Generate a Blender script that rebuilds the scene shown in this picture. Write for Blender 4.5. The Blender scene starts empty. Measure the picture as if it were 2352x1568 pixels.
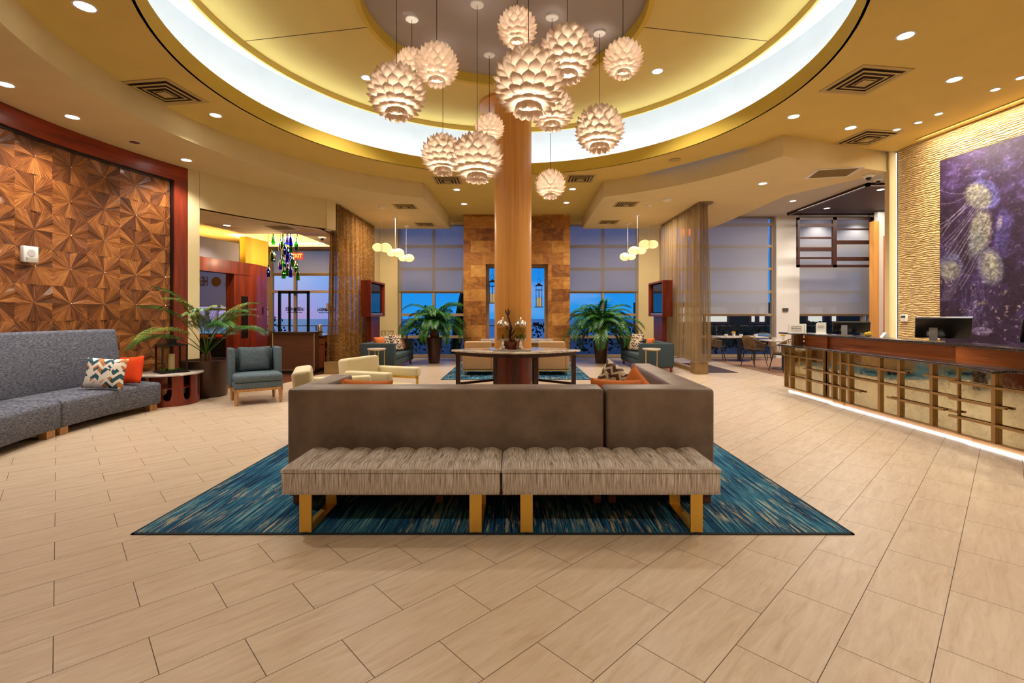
import bpy, bmesh, math, random
import numpy as np
from mathutils import Vector, Matrix, Euler
PI = math.pi
rad = math.radians
random.seed(4)
scn = bpy.context.scene
COL = scn.collection

# ------------------------------------------------------------------ camera
F, CX, CY, H = 1092.0, 1186.0, 722.0, 1.44
cam_d = bpy.data.cameras.new('camera')
cam = bpy.data.objects.new('camera', cam_d)
COL.objects.link(cam)
cam.location = (0, 0, H)
cam.rotation_euler = (PI / 2, 0, 0)
cam_d.sensor_width = 36.0
cam_d.lens = 36.0 * F / 2352.0
cam_d.shift_x = -(CX - 1176.0) / 2352.0
cam_d.shift_y = (CY - 784.0) / 2352.0
cam_d.clip_start = 0.05
cam_d.clip_end = 900
scn.camera = cam

def P(px, py, D):
    return Vector(((px - CX) / F * D, D, H - (py - CY) / F * D))

# ------------------------------------------------------------------ view
scn.view_settings.view_transform = 'Standard'
scn.view_settings.look = 'None'
scn.view_settings.gamma = 1
scn.view_settings.exposure = 1.0
scn.view_settings.use_curve_mapping = False
cy_ = scn.cycles
cy_.max_bounces = 6
cy_.diffuse_bounces = 3
cy_.glossy_bounces = 3
cy_.transmission_bounces = 4
cy_.transparent_max_bounces = 12
cy_.caustics_reflective = False
cy_.caustics_refractive = False
cy_.sample_clamp_indirect = 4.0
cy_.use_denoising = True
cy_.adaptive_threshold = .035

# ------------------------------------------------------------------ node helpers
def s2l(c):
    return tuple((v / 12.92 if v <= .04045 else ((v + .055) / 1.055) ** 2.4) for v in c)
def rgb(r, g, b):
    return s2l((r / 255., g / 255., b / 255.)) + (1,)

class NT:
    def __init__(s, tree): s.t = tree
    def n(s, typ, ins=None, **kw):
        nd = s.t.nodes.new('ShaderNode' + typ)
        for k, v in kw.items(): setattr(nd, k, v)
        for k, v in (ins or {}).items(): s.put(nd, k, v)
        return nd
    def put(s, nd, k, v):
        sock = nd.inputs[k]
        if isinstance(v, bpy.types.NodeSocket): s.t.links.new(v, sock)
        elif isinstance(v, bpy.types.Node): s.t.links.new(v.outputs[0], sock)
        else: sock.default_value = v
    def math(s, op, a, b=0.0, c=None, clamp=False):
        nd = s.n('Math', {0: a, 1: b}, operation=op, use_clamp=clamp)
        if c is not None: s.put(nd, 2, c)
        return nd.outputs[0]
    def mix(s, f, a, b, blend='MIX'):
        nd = s.n('Mix', data_type='RGBA', blend_type=blend)
        s.put(nd, 0, f); s.put(nd, 6, a); s.put(nd, 7, b)
        return nd.outputs[2]
    def ramp(s, f, stops, interp='LINEAR'):
        nd = s.n('ValToRGB', {0: f}); cr = nd.color_ramp; cr.interpolation = interp
        while len(cr.elements) < len(stops): cr.elements.new(.5)
        for e, (p, c) in zip(cr.elements, stops): e.position = p; e.color = c
        return nd.outputs[0]
    def coord(s, kind='Object', scale=(1, 1, 1), rot=(0, 0, 0), loc=(0, 0, 0)):
        tc = s.n('TexCoord')
        return s.n('Mapping', {0: tc.outputs[kind], 1: loc, 2: rot, 3: scale}).outputs[0]
    def noise(s, vec, scale=5., detail=3., rough=.5, dist=0.):
        return s.n('TexNoise', {'Vector': vec, 'Scale': scale, 'Detail': detail, 'Roughness': rough, 'Distortion': dist}).outputs[0]

def new_mat(name):
    m = bpy.data.materials.new(name); m.use_nodes = True
    nt = NT(m.node_tree)
    return m, nt, m.node_tree.nodes['Principled BSDF']

def M(name, col, rough=.5, metal=0., spec=.5, emit=None, es=0., coat=0., bump=0., bscale=60.):
    m, nt, b = new_mat(name)
    b.inputs['Base Color'].default_value = col
    b.inputs['Roughness'].default_value = rough
    b.inputs['Metallic'].default_value = metal
    b.inputs['Specular IOR Level'].default_value = spec
    b.inputs['Coat Weight'].default_value = coat
    v = nt.coord()
    n = nt.noise(v, bscale, 3.)
    if not metal:
        c = nt.mix(nt.noise(v, 2.3, 2.), tuple(x * .93 for x in col[:3]) + (1,), tuple(min(1, x * 1.05) for x in col[:3]) + (1,))
        nt.put(b, 'Base Color', c)
    if bump:
        nt.put(b, 'Normal', nt.n('Bump', {'Strength': bump, 'Distance': .01, 'Height': n}))
    if emit:
        b.inputs['Emission Color'].default_value = emit
        b.inputs['Emission Strength'].default_value = es
    return m

def streak(name, stops, scale=(8, 60, 8), rough=.6, bump=.2, detail=4., spec=.4, nscale=1., metal=0., blot=0., coat=0., dist=0.):
    m, nt, b = new_mat(name)
    v = nt.coord(scale=scale)
    f = nt.noise(v, nscale, detail, .6, dist)
    c = nt.ramp(f, stops)
    if blot:
        g = nt.noise(nt.coord(), 1.8, 3.)
        c = nt.mix(nt.math('MULTIPLY', nt.math('SUBTRACT', g, .3, clamp=True), blot, clamp=True), c, stops[0][1])
    nt.put(b, 'Base Color', c)
    b.inputs['Roughness'].default_value = rough
    b.inputs['Metallic'].default_value = metal
    b.inputs['Specular IOR Level'].default_value = spec
    b.inputs['Coat Weight'].default_value = coat
    b.inputs['Coat Roughness'].default_value = .2
    if bump: nt.put(b, 'Normal', nt.n('Bump', {'Strength': bump, 'Distance': .004, 'Height': f}))
    return m

# ------------------------------------------------------------------ world: dusk sky over the sea
w = bpy.data.worlds.new('dusk_sky'); scn.world = w; w.use_nodes = True
wt = NT(w.node_tree)
tc = wt.n('TexCoord')
sep = wt.n('SeparateXYZ', {0: tc.outputs['Generated']})
up = wt.ramp(sep.outputs[2], [(0.0, rgb(40, 150, 225)), (.06, rgb(28, 140, 226)), (.2, rgb(26, 110, 215)), (.5, rgb(60, 95, 180)), (1., rgb(40, 60, 130))])
cl = wt.noise(wt.n('Mapping', {0: tc.outputs['Generated'], 3: (3., 3., 11.)}).outputs[0], 1.6, 5., .55)
cloud = wt.ramp(cl, [(.5, (0, 0, 0, 1)), (.7, (1, 1, 1, 1))])
skyc = wt.mix(wt.math('MULTIPLY', cloud, .5), up, rgb(170, 190, 225))
leftf = wt.math('MULTIPLY', wt.math('SUBTRACT', wt.math('MULTIPLY', sep.outputs[0], -1.), .30), 9., clamp=True)
lowf = wt.math('SUBTRACT', 1., wt.math('MULTIPLY', sep.outputs[2], 9.), clamp=True)
pale = wt.mix(lowf, rgb(150, 195, 240), rgb(176, 150, 200))
pale = wt.mix(wt.math('MULTIPLY', cloud, .6), pale, rgb(120, 150, 215))
skyc = wt.mix(leftf, skyc, pale)
w.node_tree.nodes['Background'].inputs[1].default_value = 0.55
wt.put(w.node_tree.nodes['Background'], 0, skyc)

# ------------------------------------------------------------------ mesh builder
class MB:
    def __init__(s, mat=None):
        s.v = []; s.f = []; s.m = Matrix.Identity(4) if mat is None else mat; s.uv = None
    def at(s, loc=(0, 0, 0), rz=0, rx=0, ry=0, sc=1):
        s.m = Matrix.Translation(loc) @ Euler((rx, ry, rz)).to_matrix().to_4x4() @ Matrix.Scale(sc, 4); return s
    def add(s, vs, fs):
        o = len(s.v); s.v += [tuple(s.m @ Vector(p)) for p in vs]; s.f += [tuple(i + o for i in f) for f in fs]; return s
    def box(s, x0, x1, y0, y1, z0, z1):
        return s.add([(x0, y0, z0), (x1, y0, z0), (x1, y1, z0), (x0, y1, z0), (x0, y0, z1), (x1, y0, z1), (x1, y1, z1), (x0, y1, z1)],
                     [(0, 3, 2, 1), (4, 5, 6, 7), (0, 1, 5, 4), (1, 2, 6, 5), (2, 3, 7, 6), (3, 0, 4, 7)])
    def cbox(s, c, d):
        return s.box(c[0] - d[0] / 2, c[0] + d[0] / 2, c[1] - d[1] / 2, c[1] + d[1] / 2, c[2] - d[2] / 2, c[2] + d[2] / 2)
    def prism(s, poly, z0, z1):
        n = len(poly)
        return s.add([(x, y, z0) for x, y in poly] + [(x, y, z1) for x, y in poly],
                     [tuple(range(n))[::-1], tuple(range(n, 2 * n))] + [(i, (i + 1) % n, (i + 1) % n + n, i + n) for i in range(n)])
    def lathe(s, prof, n=32, caps=True, cx=0, cy=0, sx=1, sy=1):
        vs = []; fs = []
        for r, z in prof:
            for k in range(n):
                a = 2 * PI * k / n; vs.append((cx + r * math.cos(a) * sx, cy + r * math.sin(a) * sy, z))
        for i in range(len(prof) - 1):
            for k in range(n):
                a = i * n + k; b = i * n + (k + 1) % n
                fs.append((a, b, b + n, a + n))
        if caps:
            fs.append(tuple(range(n))[::-1]); fs.append(tuple(range((len(prof) - 1) * n, len(prof) * n)))
        return s.add(vs, fs)
    def cyl(s, x, y, z0, z1, r, n=16, r2=None):
        return s.lathe([(r, z0), (r if r2 is None else r2, z1)], n, True, x, y)
    def ball(s, c, r, n=16, sz=1.):
        k = max(4, n // 2)
        return s.lathe([(max(1e-4, r * math.sin(PI * i / k)), c[2] - r * sz * math.cos(PI * i / k)) for i in range(k + 1)], n, True, c[0], c[1])
    def sweep(s, prof, a0, a1, n, cx, cy):
        """closed (r,z) outline swept round a vertical axis from angle a0 to a1 (degrees)"""
        m = len(prof); vs = []; fs = []
        for i in range(n + 1):
            a = rad(a0 + (a1 - a0) * i / n)
            for r, z in prof: vs.append((cx + r * math.cos(a), cy + r * math.sin(a), z))
        for i in range(n):
            for j in range(m):
                p = i * m + j; q = i * m + (j + 1) % m
                fs.append((p, q, q + m, p + m))
        if abs(a1 - a0) < 359.9:
            fs.append(tuple(range(m))[::-1]); fs.append(tuple(range(n * m, (n + 1) * m)))
        return s.add(vs, fs)
    def tube(s, path, r, n=8, r2=None):
        path = [Vector(p) for p in path]; vs = []; fs = []; L = len(path)
        up0 = Vector((0, 0, 1))
        for i, p in enumerate(path):
            d = (path[min(i + 1, L - 1)] - path[max(i - 1, 0)]).normalized()
            u = d.cross(up0)
            if u.length < 1e-3: u = d.cross(Vector((1, 0, 0)))
            u.normalize(); v = d.cross(u)
            rr = r if r2 is None else r + (r2 - r) * i / (L - 1)
            for k in range(n):
                a = 2 * PI * k / n; vs.append(p + (u * math.cos(a) + v * math.sin(a)) * rr)
        for i in range(L - 1):
            for k in range(n):
                a = i * n + k; b = i * n + (k + 1) % n; fs.append((a, b, b + n, a + n))
        fs.append(tuple(range(n))[::-1]); fs.append(tuple(range((L - 1) * n, L * n)))
        return s.add(vs, fs)
    def grid(s, fn, nu, nv, closed=False):
        vs = [fn(i / nu, j / nv) for j in range(nv + 1) for i in range(nu + 1)]
        fs = [(j * (nu + 1) + i, j * (nu + 1) + i + 1, (j + 1) * (nu + 1) + i + 1, (j + 1) * (nu + 1) + i) for j in range(nv) for i in range(nu)]
        return s.add(vs, fs)

def obj(name, mb, mat, parent=None, bevel=0, smooth=False, seg=2, subsurf=0, loc=None, recalc=True):
    me = bpy.data.meshes.new(name)
    me.from_pydata(mb.v, [], mb.f); me.update()
    if recalc:
        bm = bmesh.new(); bm.from_mesh(me); bmesh.ops.recalc_face_normals(bm, faces=bm.faces); bm.to_mesh(me); bm.free()
    me.materials.append(mat)
    if smooth or bevel:
        me.polygons.foreach_set('use_smooth', [True] * len(me.polygons))
    o = bpy.data.objects.new(name, me); COL.objects.link(o)
    if parent: o.parent = parent
    if loc: o.location = loc
    if bevel:
        b = o.modifiers.new('b', 'BEVEL'); b.width = bevel; b.segments = seg; b.limit_method = 'ANGLE'; b.angle_limit = rad(40)
    if subsurf:
        b = o.modifiers.new('s', 'SUBSURF'); b.levels = subsurf; b.render_levels = subsurf
    if smooth and not bevel and not subsurf:
        bm = bmesh.new(); bm.from_mesh(me)
        for e in bm.edges:
            if len(e.link_faces) == 2 and e.calc_face_angle(0) > rad(42): e.smooth = False
        bm.to_mesh(me); bm.free()
    return o

def tag(o, label, cat, group=None, kind=None):
    o['label'] = label; o['category'] = cat
    if group: o['group'] = group
    if kind: o['kind'] = kind
    return o
def thing(name, label, cat, loc=(0, 0, 0), rz=0, group=None):
    o = bpy.data.objects.new(name, None); COL.objects.link(o)
    o.location = loc; o.rotation_euler = (0, 0, rz); o.empty_display_size = .1
    return tag(o, label, cat, group)
def struct(name, label, mb, mat, parent=None, **kw):
    o = obj(name, mb, mat, parent, **kw)
    if parent is None: tag(o, label, name.rstrip('_0123456789').split('_')[0], None, 'structure')
    return o
def dup(root, loc, rz, label, group=None, scale=None):
    def cp(o, par):
        c = o.copy(); COL.objects.link(c); c.parent = par
        for ch in o.children: cp(ch, c)
        return c
    r = cp(root, None); r.location = loc; r.rotation_euler = (0, 0, rz)
    if scale: r.scale = (scale,) * 3
    r['label'] = label
    if group: r['group'] = group
    return r
def light(name, kind, loc, energy, col, parent=None, size=.1, spot=100, rot=(0, 0, 0), blend=.6, shape=None, sy=None):
    d = bpy.data.lights.new(name, kind); d.energy = energy; d.color = col[:3]
    if kind == 'AREA':
        d.size = size
        if sy: d.shape = 'RECTANGLE'; d.size_y = sy
        if shape: d.shape = shape
    else: d.shadow_soft_size = size
    if kind == 'SPOT': d.spot_size = rad(spot); d.spot_blend = blend
    o = bpy.data.objects.new(name, d); COL.objects.link(o); o.location = loc; o.rotation_euler = rot
    if parent: o.parent = parent
    return o
def text(name, body, size, mat, parent, loc, rot, ext=.001, align='CENTER', sx=1, bold=0.):
    c = bpy.data.curves.new(name, 'FONT'); c.body = body; c.size = size; c.extrude = ext; c.align_x = align; c.align_y = 'CENTER'; c.offset = bold
    t_ = bpy.data.objects.new('t', c); COL.objects.link(t_)
    bpy.context.view_layer.update()
    me = bpy.data.meshes.new_from_object(t_.evaluated_get(bpy.context.evaluated_depsgraph_get()))
    bpy.data.objects.remove(t_); bpy.data.curves.remove(c)
    me.materials.clear(); me.materials.append(mat)
    o = bpy.data.objects.new(name, me); COL.objects.link(o)
    o.parent = parent; o.location = loc; o.rotation_euler = rot; o.scale = (sx, 1, 1)
    return o

# ------------------------------------------------------------------ materials
YEL = M('mustard_paint', rgb(222, 194, 112), .75, spec=.2)
YELD = M('mustard_fascia_paint', rgb(212, 178, 72), .7, spec=.2)
CREAM = M('cream_paint', rgb(226, 207, 158), .75, spec=.2)
TAN = M('tan_ceiling_paint', rgb(222, 200, 165), .8, spec=.2)
GREYC = M('grey_dome_paint', rgb(168, 160, 158), .85, spec=.1)
WHITEW = M('white_wall_paint', rgb(226, 222, 216), .7, spec=.2)
COVEW = M('cove_white_paint', rgb(240, 242, 245), .8, spec=.1)
LAV = M('grey_cream_paint', rgb(205, 196, 180), .8, spec=.2)
PURPLE = M('aubergine_panel', rgb(66, 48, 56), .6)
DARK = M('black_metal', rgb(18, 16, 16), .35, spec=.5)
BLACKP = M('black_plastic', rgb(12, 12, 14), .3)
CHROME = M('polished_steel', (.82, .8, .76, 1), .16, 1.)
GOLD = M('brushed_gold', (.72, .46, .1, 1), .42, 1., bump=.03, bscale=200)
GOLDB = M('bright_gold_tube', (.85, .6, .18, 1), .3, 1.)
BRONZE = M('bronze_bar', (.42, .27, .13, 1), .42, 1.)
POT = M('bronze_glaze', rgb(74, 50, 38), .33, .35)
SOIL = M('soil', rgb(50, 36, 24), .95, bump=.6)
FRAME = M('window_aluminium', rgb(176, 152, 120), .5, .2)
VENTM = M('vent_enamel', rgb(190, 165, 105), .6)
VENTD = M('vent_dark', rgb(60, 38, 18), .8)
WHITEP = M('white_plastic', rgb(235, 232, 225), .4)
CEIL_E = M('lamp_lens', rgb(255, 250, 240), .5, emit=(1, .97, .9, 1), es=9.)
LED = M('led_strip', rgb(255, 255, 255), .5, emit=(1, .93, .82, 1), es=3.5)
LEDD = M('desk_led', rgb(255, 255, 255), .5, emit=(1, .93, .84, 1), es=2.2)
COVE_E = M('cove_led', rgb(255, 255, 255), .5, emit=(.74, .88, 1, 1), es=6.)
REDW = streak('cherry_wood', [(.3, rgb(92, 32, 18)), (.55, rgb(128, 46, 24)), (.8, rgb(150, 62, 34))], (9, 9, .8), .38, .05, coat=.15)
REDWH = streak('cherry_wood_lengthwise', [(.3, rgb(104, 34, 18)), (.55, rgb(142, 50, 24)), (.8, rgb(160, 66, 34))], (1.2, 1.2, 14), .38, .05, coat=.15)
OAK = streak('column_veneer', [(.3, rgb(206, 140, 66)), (.6, rgb(222, 158, 80)), (.85, rgb(232, 172, 94))], (26, 26, .5), .42, .04, coat=.1)
LEGW = streak('light_oak', [(.3, rgb(168, 118, 70)), (.7, rgb(200, 152, 100))], (30, 30, 3), .5, .05)
DARKW = streak('espresso_wood', [(.3, rgb(40, 20, 14)), (.7, rgb(64, 32, 22))], (20, 20, 2), .35, .05)
BARW = streak('brown_laminate', [(.3, rgb(84, 48, 30)), (.7, rgb(100, 60, 38))], (2, 2, 30), .4, .02)
ZEBRA = streak('zebrawood', [(.3, rgb(92, 42, 22)), (.5, rgb(150, 84, 46)), (.7, rgb(120, 58, 30))], (60, 60, 1.5), .4, .04)
FLOORW = streak('dark_floorboards', [(.3, rgb(70, 32, 22)), (.7, rgb(112, 58, 38))], (12, 1.5, 1), .35, .04)
ROSE = streak('rosewood_panel', [(.25, rgb(136, 64, 28)), (.42, rgb(208, 116, 58)), (.55, rgb(222, 134, 72)), (.68, rgb(172, 86, 40)), (.85, rgb(226, 146, 82))], (.6, .6, 9), .3, .03, coat=.4, dist=1.2, detail=5)
KICKW = streak('kick_veneer', [(.3, rgb(150, 104, 66)), (.6, rgb(196, 150, 104))], (.8, .8, 30), .4, .03, dist=1.)
GREYF = streak('charcoal_tweed', [(.32, rgb(50, 51, 60)), (.48, rgb(94, 96, 107)), (.62, rgb(124, 126, 136)), (.78, rgb(172, 172, 178))], (26, 26, 190), .9, .5, detail=5, spec=.1)
BLUEF = streak('slate_blue_tweed', [(.3, rgb(58, 72, 82)), (.5, rgb(92, 106, 114)), (.7, rgb(128, 140, 146))], (120, 120, 120), .9, .4, detail=4, spec=.1)
TEALF = streak('teal_upholstery', [(.3, rgb(48, 60, 66)), (.7, rgb(74, 90, 96))], (90, 90, 90), .8, .2, spec=.2)
BENCHF = streak('oatmeal_stripe_fabric', [(.34, rgb(112, 98, 90)), (.45, rgb(176, 162, 150)), (.56, rgb(208, 196, 186)), (.68, rgb(244, 238, 230))], (210, 7, 7), .9, .35, detail=4, spec=.1)
LEATHER = streak('taupe_leather', [(.3, rgb(106, 89, 79)), (.5, rgb(128, 110, 99)), (.75, rgb(150, 132, 120))], (3.2, 3.2, 3.2), .42, .03, detail=5, spec=.45)
CREAML = M('cream_leather', rgb(232, 216, 172), .42, bump=.02)
TANL = M('tan_leather', rgb(190, 150, 104), .42, bump=.02)
ORANGE = M('orange_cloth', rgb(226, 74, 34), .85, bump=.15, bscale=300, spec=.1)
RUST = M('rust_cloth', rgb(206, 118, 62), .85, bump=.15, bscale=300, spec=.1)
GRANITE = streak('dark_granite', [(.35, rgb(30, 24, 24)), (.55, rgb(62, 50, 48)), (.7, rgb(108, 92, 88))], (60, 60, 60), .12, 0, detail=5, spec=.6)
MARBLE = streak('veined_marble', [(.3, rgb(90, 70, 58)), (.42, rgb(186, 170, 150)), (.6, rgb(222, 212, 198)), (.72, rgb(170, 150, 130)), (.85, rgb(110, 88, 72))], (3, 16, 16), .1, 0, detail=6, dist=1.5, spec=.6)
MARBLEL = streak('pale_marble', [(.3, rgb(176, 160, 146)), (.5, rgb(206, 194, 182)), (.75, rgb(222, 214, 206))], (5, 9, 9), .18, 0, detail=6, dist=1., spec=.6)
LEAF = streak('palm_leaf', [(.3, rgb(22, 66, 20)), (.55, rgb(44, 104, 30)), (.8, rgb(86, 140, 48))], (4, 4, 4), .4, 0, spec=.4)
LEAFY = streak('yellowing_leaf', [(.3, rgb(50, 90, 30)), (.55, rgb(110, 128, 44)), (.8, rgb(176, 150, 66))], (3, 3, 3), .45, 0, spec=.4)
TRUNK = streak('palm_trunk', [(.3, rgb(70, 44, 24)), (.7, rgb(140, 96, 54))], (30, 30, 8), .9, .5)
ROPE = streak('taupe_rope', [(.3, rgb(120, 92, 64)), (.7, rgb(166, 134, 98))], (60, 60, 60), .8, .3)
CANDLE = M('candle_wax', rgb(236, 222, 170), .5)
MOSS = M('moss', rgb(70, 130, 30), .95, bump=1., bscale=80)
DRIFT = M('driftwood', rgb(74, 34, 24), .6, bump=.8, bscale=30)
LEMON = M('lemon', rgb(232, 190, 30), .5)
LIME = M('lime', rgb(130, 160, 40), .5)
PAPER = M('white_card', rgb(232, 230, 222), .6)
INK = M('black_ink', rgb(24, 22, 24), .6)

def glass(name, tint=(1, 1, 1, 1), refl=.5, rough=.0, dens=0.):
    m, nt, b = new_mat(name)
    out = m.node_tree.nodes['Material Output']
    tr = nt.n('BsdfTransparent', {0: tint})
    gl = nt.n('BsdfGlossy', {'Color': (1, 1, 1, 1), 'Roughness': rough})
    fr = nt.n('LayerWeight', {0: .25})
    f = nt.math('MULTIPLY', fr.outputs[0], refl, clamp=True)
    mx = nt.n('MixShader', {0: f, 1: tr.outputs[0], 2: gl.outputs[0]})
    m.node_tree.nodes.remove(b)
    nt.put(out, 'Surface', mx.outputs[0]); return m
GLASS = glass('window_glass', (.94, .97, 1, 1), .35)
GLASSC = glass('clear_glass', (.93, .92, .88, 1), .18)
GLASSB = glass('blue_glass', (.03, .06, .75, 1), .9)
GLASSG = glass('green_glass', (.06, .5, .05, 1), .9)
WATER = glass('infused_water', (.86, .83, .7, 1), .3)

def sheer(name, c1, c2, transp, pattern=False, transl=.4):
    m, nt, b = new_mat(name); out = m.node_tree.nodes['Material Output']
    v = nt.coord(scale=(1, 1, .05)); f = nt.noise(v, 40., 2.)
    c = nt.mix(f, c1, c2)
    if pattern:
        vv = nt.coord(kind='UV', scale=(1, 1, 1))
        vo = nt.n('TexVoronoi', {'Vector': vv, 'Scale': 5.5, 'Randomness': 1.}, feature='DISTANCE_TO_EDGE') if False else None
        d = nt.n('TexVoronoi', {'Vector': nt.coord(scale=(0, 9, 6)), 'Scale': 1.})
        ring = nt.math('ABSOLUTE', nt.math('SUBTRACT', d.outputs[0], .42))
        line = nt.math('LESS_THAN', ring, .028)
        d2 = nt.n('TexVoronoi', {'Vector': nt.coord(scale=(0, 8, 10), loc=(0, 3.3, 1.7)), 'Scale': 1.})
        line2 = nt.math('LESS_THAN', nt.math('ABSOLUTE', nt.math('SUBTRACT', d2.outputs[0], .36)), .025)
        c = nt.mix(nt.math('MAXIMUM', line, line2), c, rgb(176, 138, 82))
    df = nt.n('BsdfDiffuse', {0: c}); tl = nt.n('BsdfTranslucent', {0: c}); tr = nt.n('BsdfTransparent')
    a = nt.n('MixShader', {0: transl, 1: df.outputs[0], 2: tl.outputs[0]})
    e = nt.n('MixShader', {0: transp, 1: a.outputs[0], 2: tr.outputs[0]})
    m.node_tree.nodes.remove(b); nt.put(out, 'Surface', e.outputs[0]); return m
SHADE = sheer('roller_shade_cloth', rgb(196, 190, 190), rgb(206, 200, 198), .36, transl=.5)
SHADE2 = sheer('dense_shade_cloth', rgb(206, 204, 206), rgb(214, 210, 210), .24, transl=.5)
CURT_L = sheer('bronze_scroll_sheer', rgb(124, 88, 48), rgb(150, 110, 62), .2, True)
CURT_R = sheer('taupe_sheer', rgb(150, 126, 92), rgb(190, 164, 124), .38)
PETAL = sheer('frosted_petal', rgb(226, 202, 178), rgb(230, 208, 184), 0., transl=.32)

# floor tiles
def floor_mat():
    m, nt, b = new_mat('travertine_floor_tile')
    geo = nt.n('NewGeometry')
    a = rad(46.03); v = (math.sin(a), math.cos(a), 0); u = (-math.cos(a), math.sin(a), 0)
    A = (-1.861, 1.909, 0)
    W, Hh = .6126, .3063
    vx = nt.n('VectorMath', {0: geo.outputs[0], 1: v}, operation='DOT_PRODUCT').outputs['Value']
    vy = nt.n('VectorMath', {0: geo.outputs[0], 1: u}, operation='DOT_PRODUCT').outputs['Value']
    av = A[0] * v[0] + A[1] * v[1]; au = A[0] * u[0] + A[1] * u[1]
    x = nt.math('ADD', vx, -av + W / 2 + 40 * W); y = nt.math('ADD', vy, -au + 40 * Hh)
    vec = nt.n('CombineXYZ', {0: x, 1: y}).outputs[0]
    br = nt.n('TexBrick', {'Vector': vec, 'Color1': (0, 0, 0, 1), 'Color2': (1, 1, 1, 1), 'Mortar': (.5, .5, .5, 1), 'Scale': 1., 'Mortar Size': .0017, 'Mortar Smooth': 0., 'Bias': 0., 'Brick Width': W, 'Row Height': Hh}, offset=.5)
    rnd = br.outputs[0]
    off = nt.n('CombineXYZ', {0: nt.math('MULTIPLY', rnd, 37.), 1: nt.math('MULTIPLY', rnd, 91.)}).outputs[0]
    sv = nt.n('VectorMath', {0: nt.n('VectorMath', {0: vec, 1: (2.2, 15., 0)}, operation='MULTIPLY').outputs[0], 1: off}, operation='ADD').outputs[0]
    st = nt.noise(sv, 1.3, 6., .6, 1.1)
    st2 = nt.noise(sv, 6., 4., .6, .5)
    c = nt.ramp(st, [(.22, rgb(178, 152, 124)), (.42, rgb(200, 177, 150)), (.6, rgb(209, 188, 162)), (.82, rgb(220, 201, 177))])
    c = nt.mix(nt.math('MULTIPLY', nt.math('SUBTRACT', st2, .5, clamp=True), .7), c, rgb(156, 124, 92))
    c = nt.mix(nt.math('MULTIPLY', rnd, .14), c, rgb(194, 160, 124))
    c = nt.mix(br.outputs[1], c, rgb(88, 66, 44))
    nt.put(b, 'Base Color', c)
    rg = nt.math('ADD', nt.math('MULTIPLY', st2, .14), .27)
    nt.put(b, 'Roughness', nt.math('ADD', rg, nt.math('MULTIPLY', br.outputs[1], .4)))
    b.inputs['Specular IOR Level'].default_value = .42
    nt.put(b, 'Normal', nt.n('Bump', {'Strength': .25, 'Distance': .003, 'Height': nt.math('SUBTRACT', 1., br.outputs[1])}))
    return m
FLOOR = floor_mat()

def rug_mat():
    m, nt, b = new_mat('teal_streaked_rug')
    geo = nt.coord()
    a = nt.noise(nt.coord(scale=(85, 1.6, 1)), 1., 4., .7)
    bl = nt.noise(nt.coord(scale=(2.6, 1.2, 1)), 1., 3.)
    hi = nt.noise(nt.coord(scale=(38, 2.6, 1), loc=(5, 3, 0)), 1., 5., .7)
    c = nt.ramp(nt.math('ADD', nt.math('MULTIPLY', a, .75), nt.math('MULTIPLY', bl, .3)), [(.40, rgb(16, 26, 44)), (.47, rgb(24, 48, 80)), (.53, rgb(30, 86, 118)), (.59, rgb(60, 122, 142)), (.67, rgb(150, 186, 182))])
    msk = nt.math('MULTIPLY', nt.math('SUBTRACT', hi, .53, clamp=True), 12., clamp=True)
    msk = nt.math('MULTIPLY', msk, nt.math('MULTIPLY', nt.math('SUBTRACT', nt.noise(nt.coord(scale=(1.7, 1.9, 1), loc=(9, 1, 0)), 1., 3.), .45, clamp=True), 9., clamp=True))
    c = nt.mix(msk, c, rgb(176, 168, 142))
    nt.put(b, 'Base Color', c); b.inputs['Roughness'].default_value = .95; b.inputs['Specular IOR Level'].default_value = .1
    nt.put(b, 'Normal', nt.n('Bump', {'Strength': .4, 'Distance': .004, 'Height': a}))
    return m
RUG = rug_mat()
RUGE = M('rug_binding', rgb(28, 38, 46), .9)

def star_mat():
    m, nt, b = new_mat('sunburst_marquetry')
    uv = nt.n('TexCoord').outputs['UV']
    s = nt.n('SeparateXYZ', {0: uv})
    fx = nt.math('SUBTRACT', nt.math('FRACT', s.outputs[0]), .5); fy = nt.math('SUBTRACT', nt.math('FRACT', s.outputs[1]), .5)
    ix = nt.math('FLOOR', s.outputs[0]); iy = nt.math('FLOOR', s.outputs[1])
    ang = nt.math('ARCTAN2', fy, fx); r = nt.math('SQRT', nt.math('ADD', nt.math('MULTIPLY', fx, fx), nt.math('MULTIPLY', fy, fy)))
    sl = nt.math('FLOOR', nt.math('MULTIPLY', nt.math('ADD', ang, PI), 16 / (2 * PI)))
    wn = nt.n('TexWhiteNoise', {0: nt.n('CombineXYZ', {0: ix, 1: iy, 2: sl}).outputs[0]}, noise_dimensions='3D').outputs[0]
    g = nt.noise(nt.n('CombineXYZ', {0: nt.math('MULTIPLY', ang, 20.), 1: nt.math('MULTIPLY', r, 2.2), 2: nt.math('ADD', nt.math('MULTIPLY', ix, 7.), nt.math('MULTIPLY', iy, 3.))}).outputs[0], 1., 5., .65, .3)
    f = nt.math('ADD', nt.math('MULTIPLY', g, .82), nt.math('MULTIPLY', wn, .2))
    c = nt.ramp(f, [(.34, rgb(58, 28, 12)), (.45, rgb(100, 54, 24)), (.55, rgb(138, 80, 36)), (.65, rgb(178, 114, 56)), (.76, rgb(214, 154, 88))])
    nt.put(b, 'Base Color', c); b.inputs['Roughness'].default_value = .36; b.inputs['Coat Weight'].default_value = .15
    nt.put(b, 'Normal', nt.n('Bump', {'Strength': .15, 'Distance': .003, 'Height': g}))
    return m
STAR = star_mat()

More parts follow.
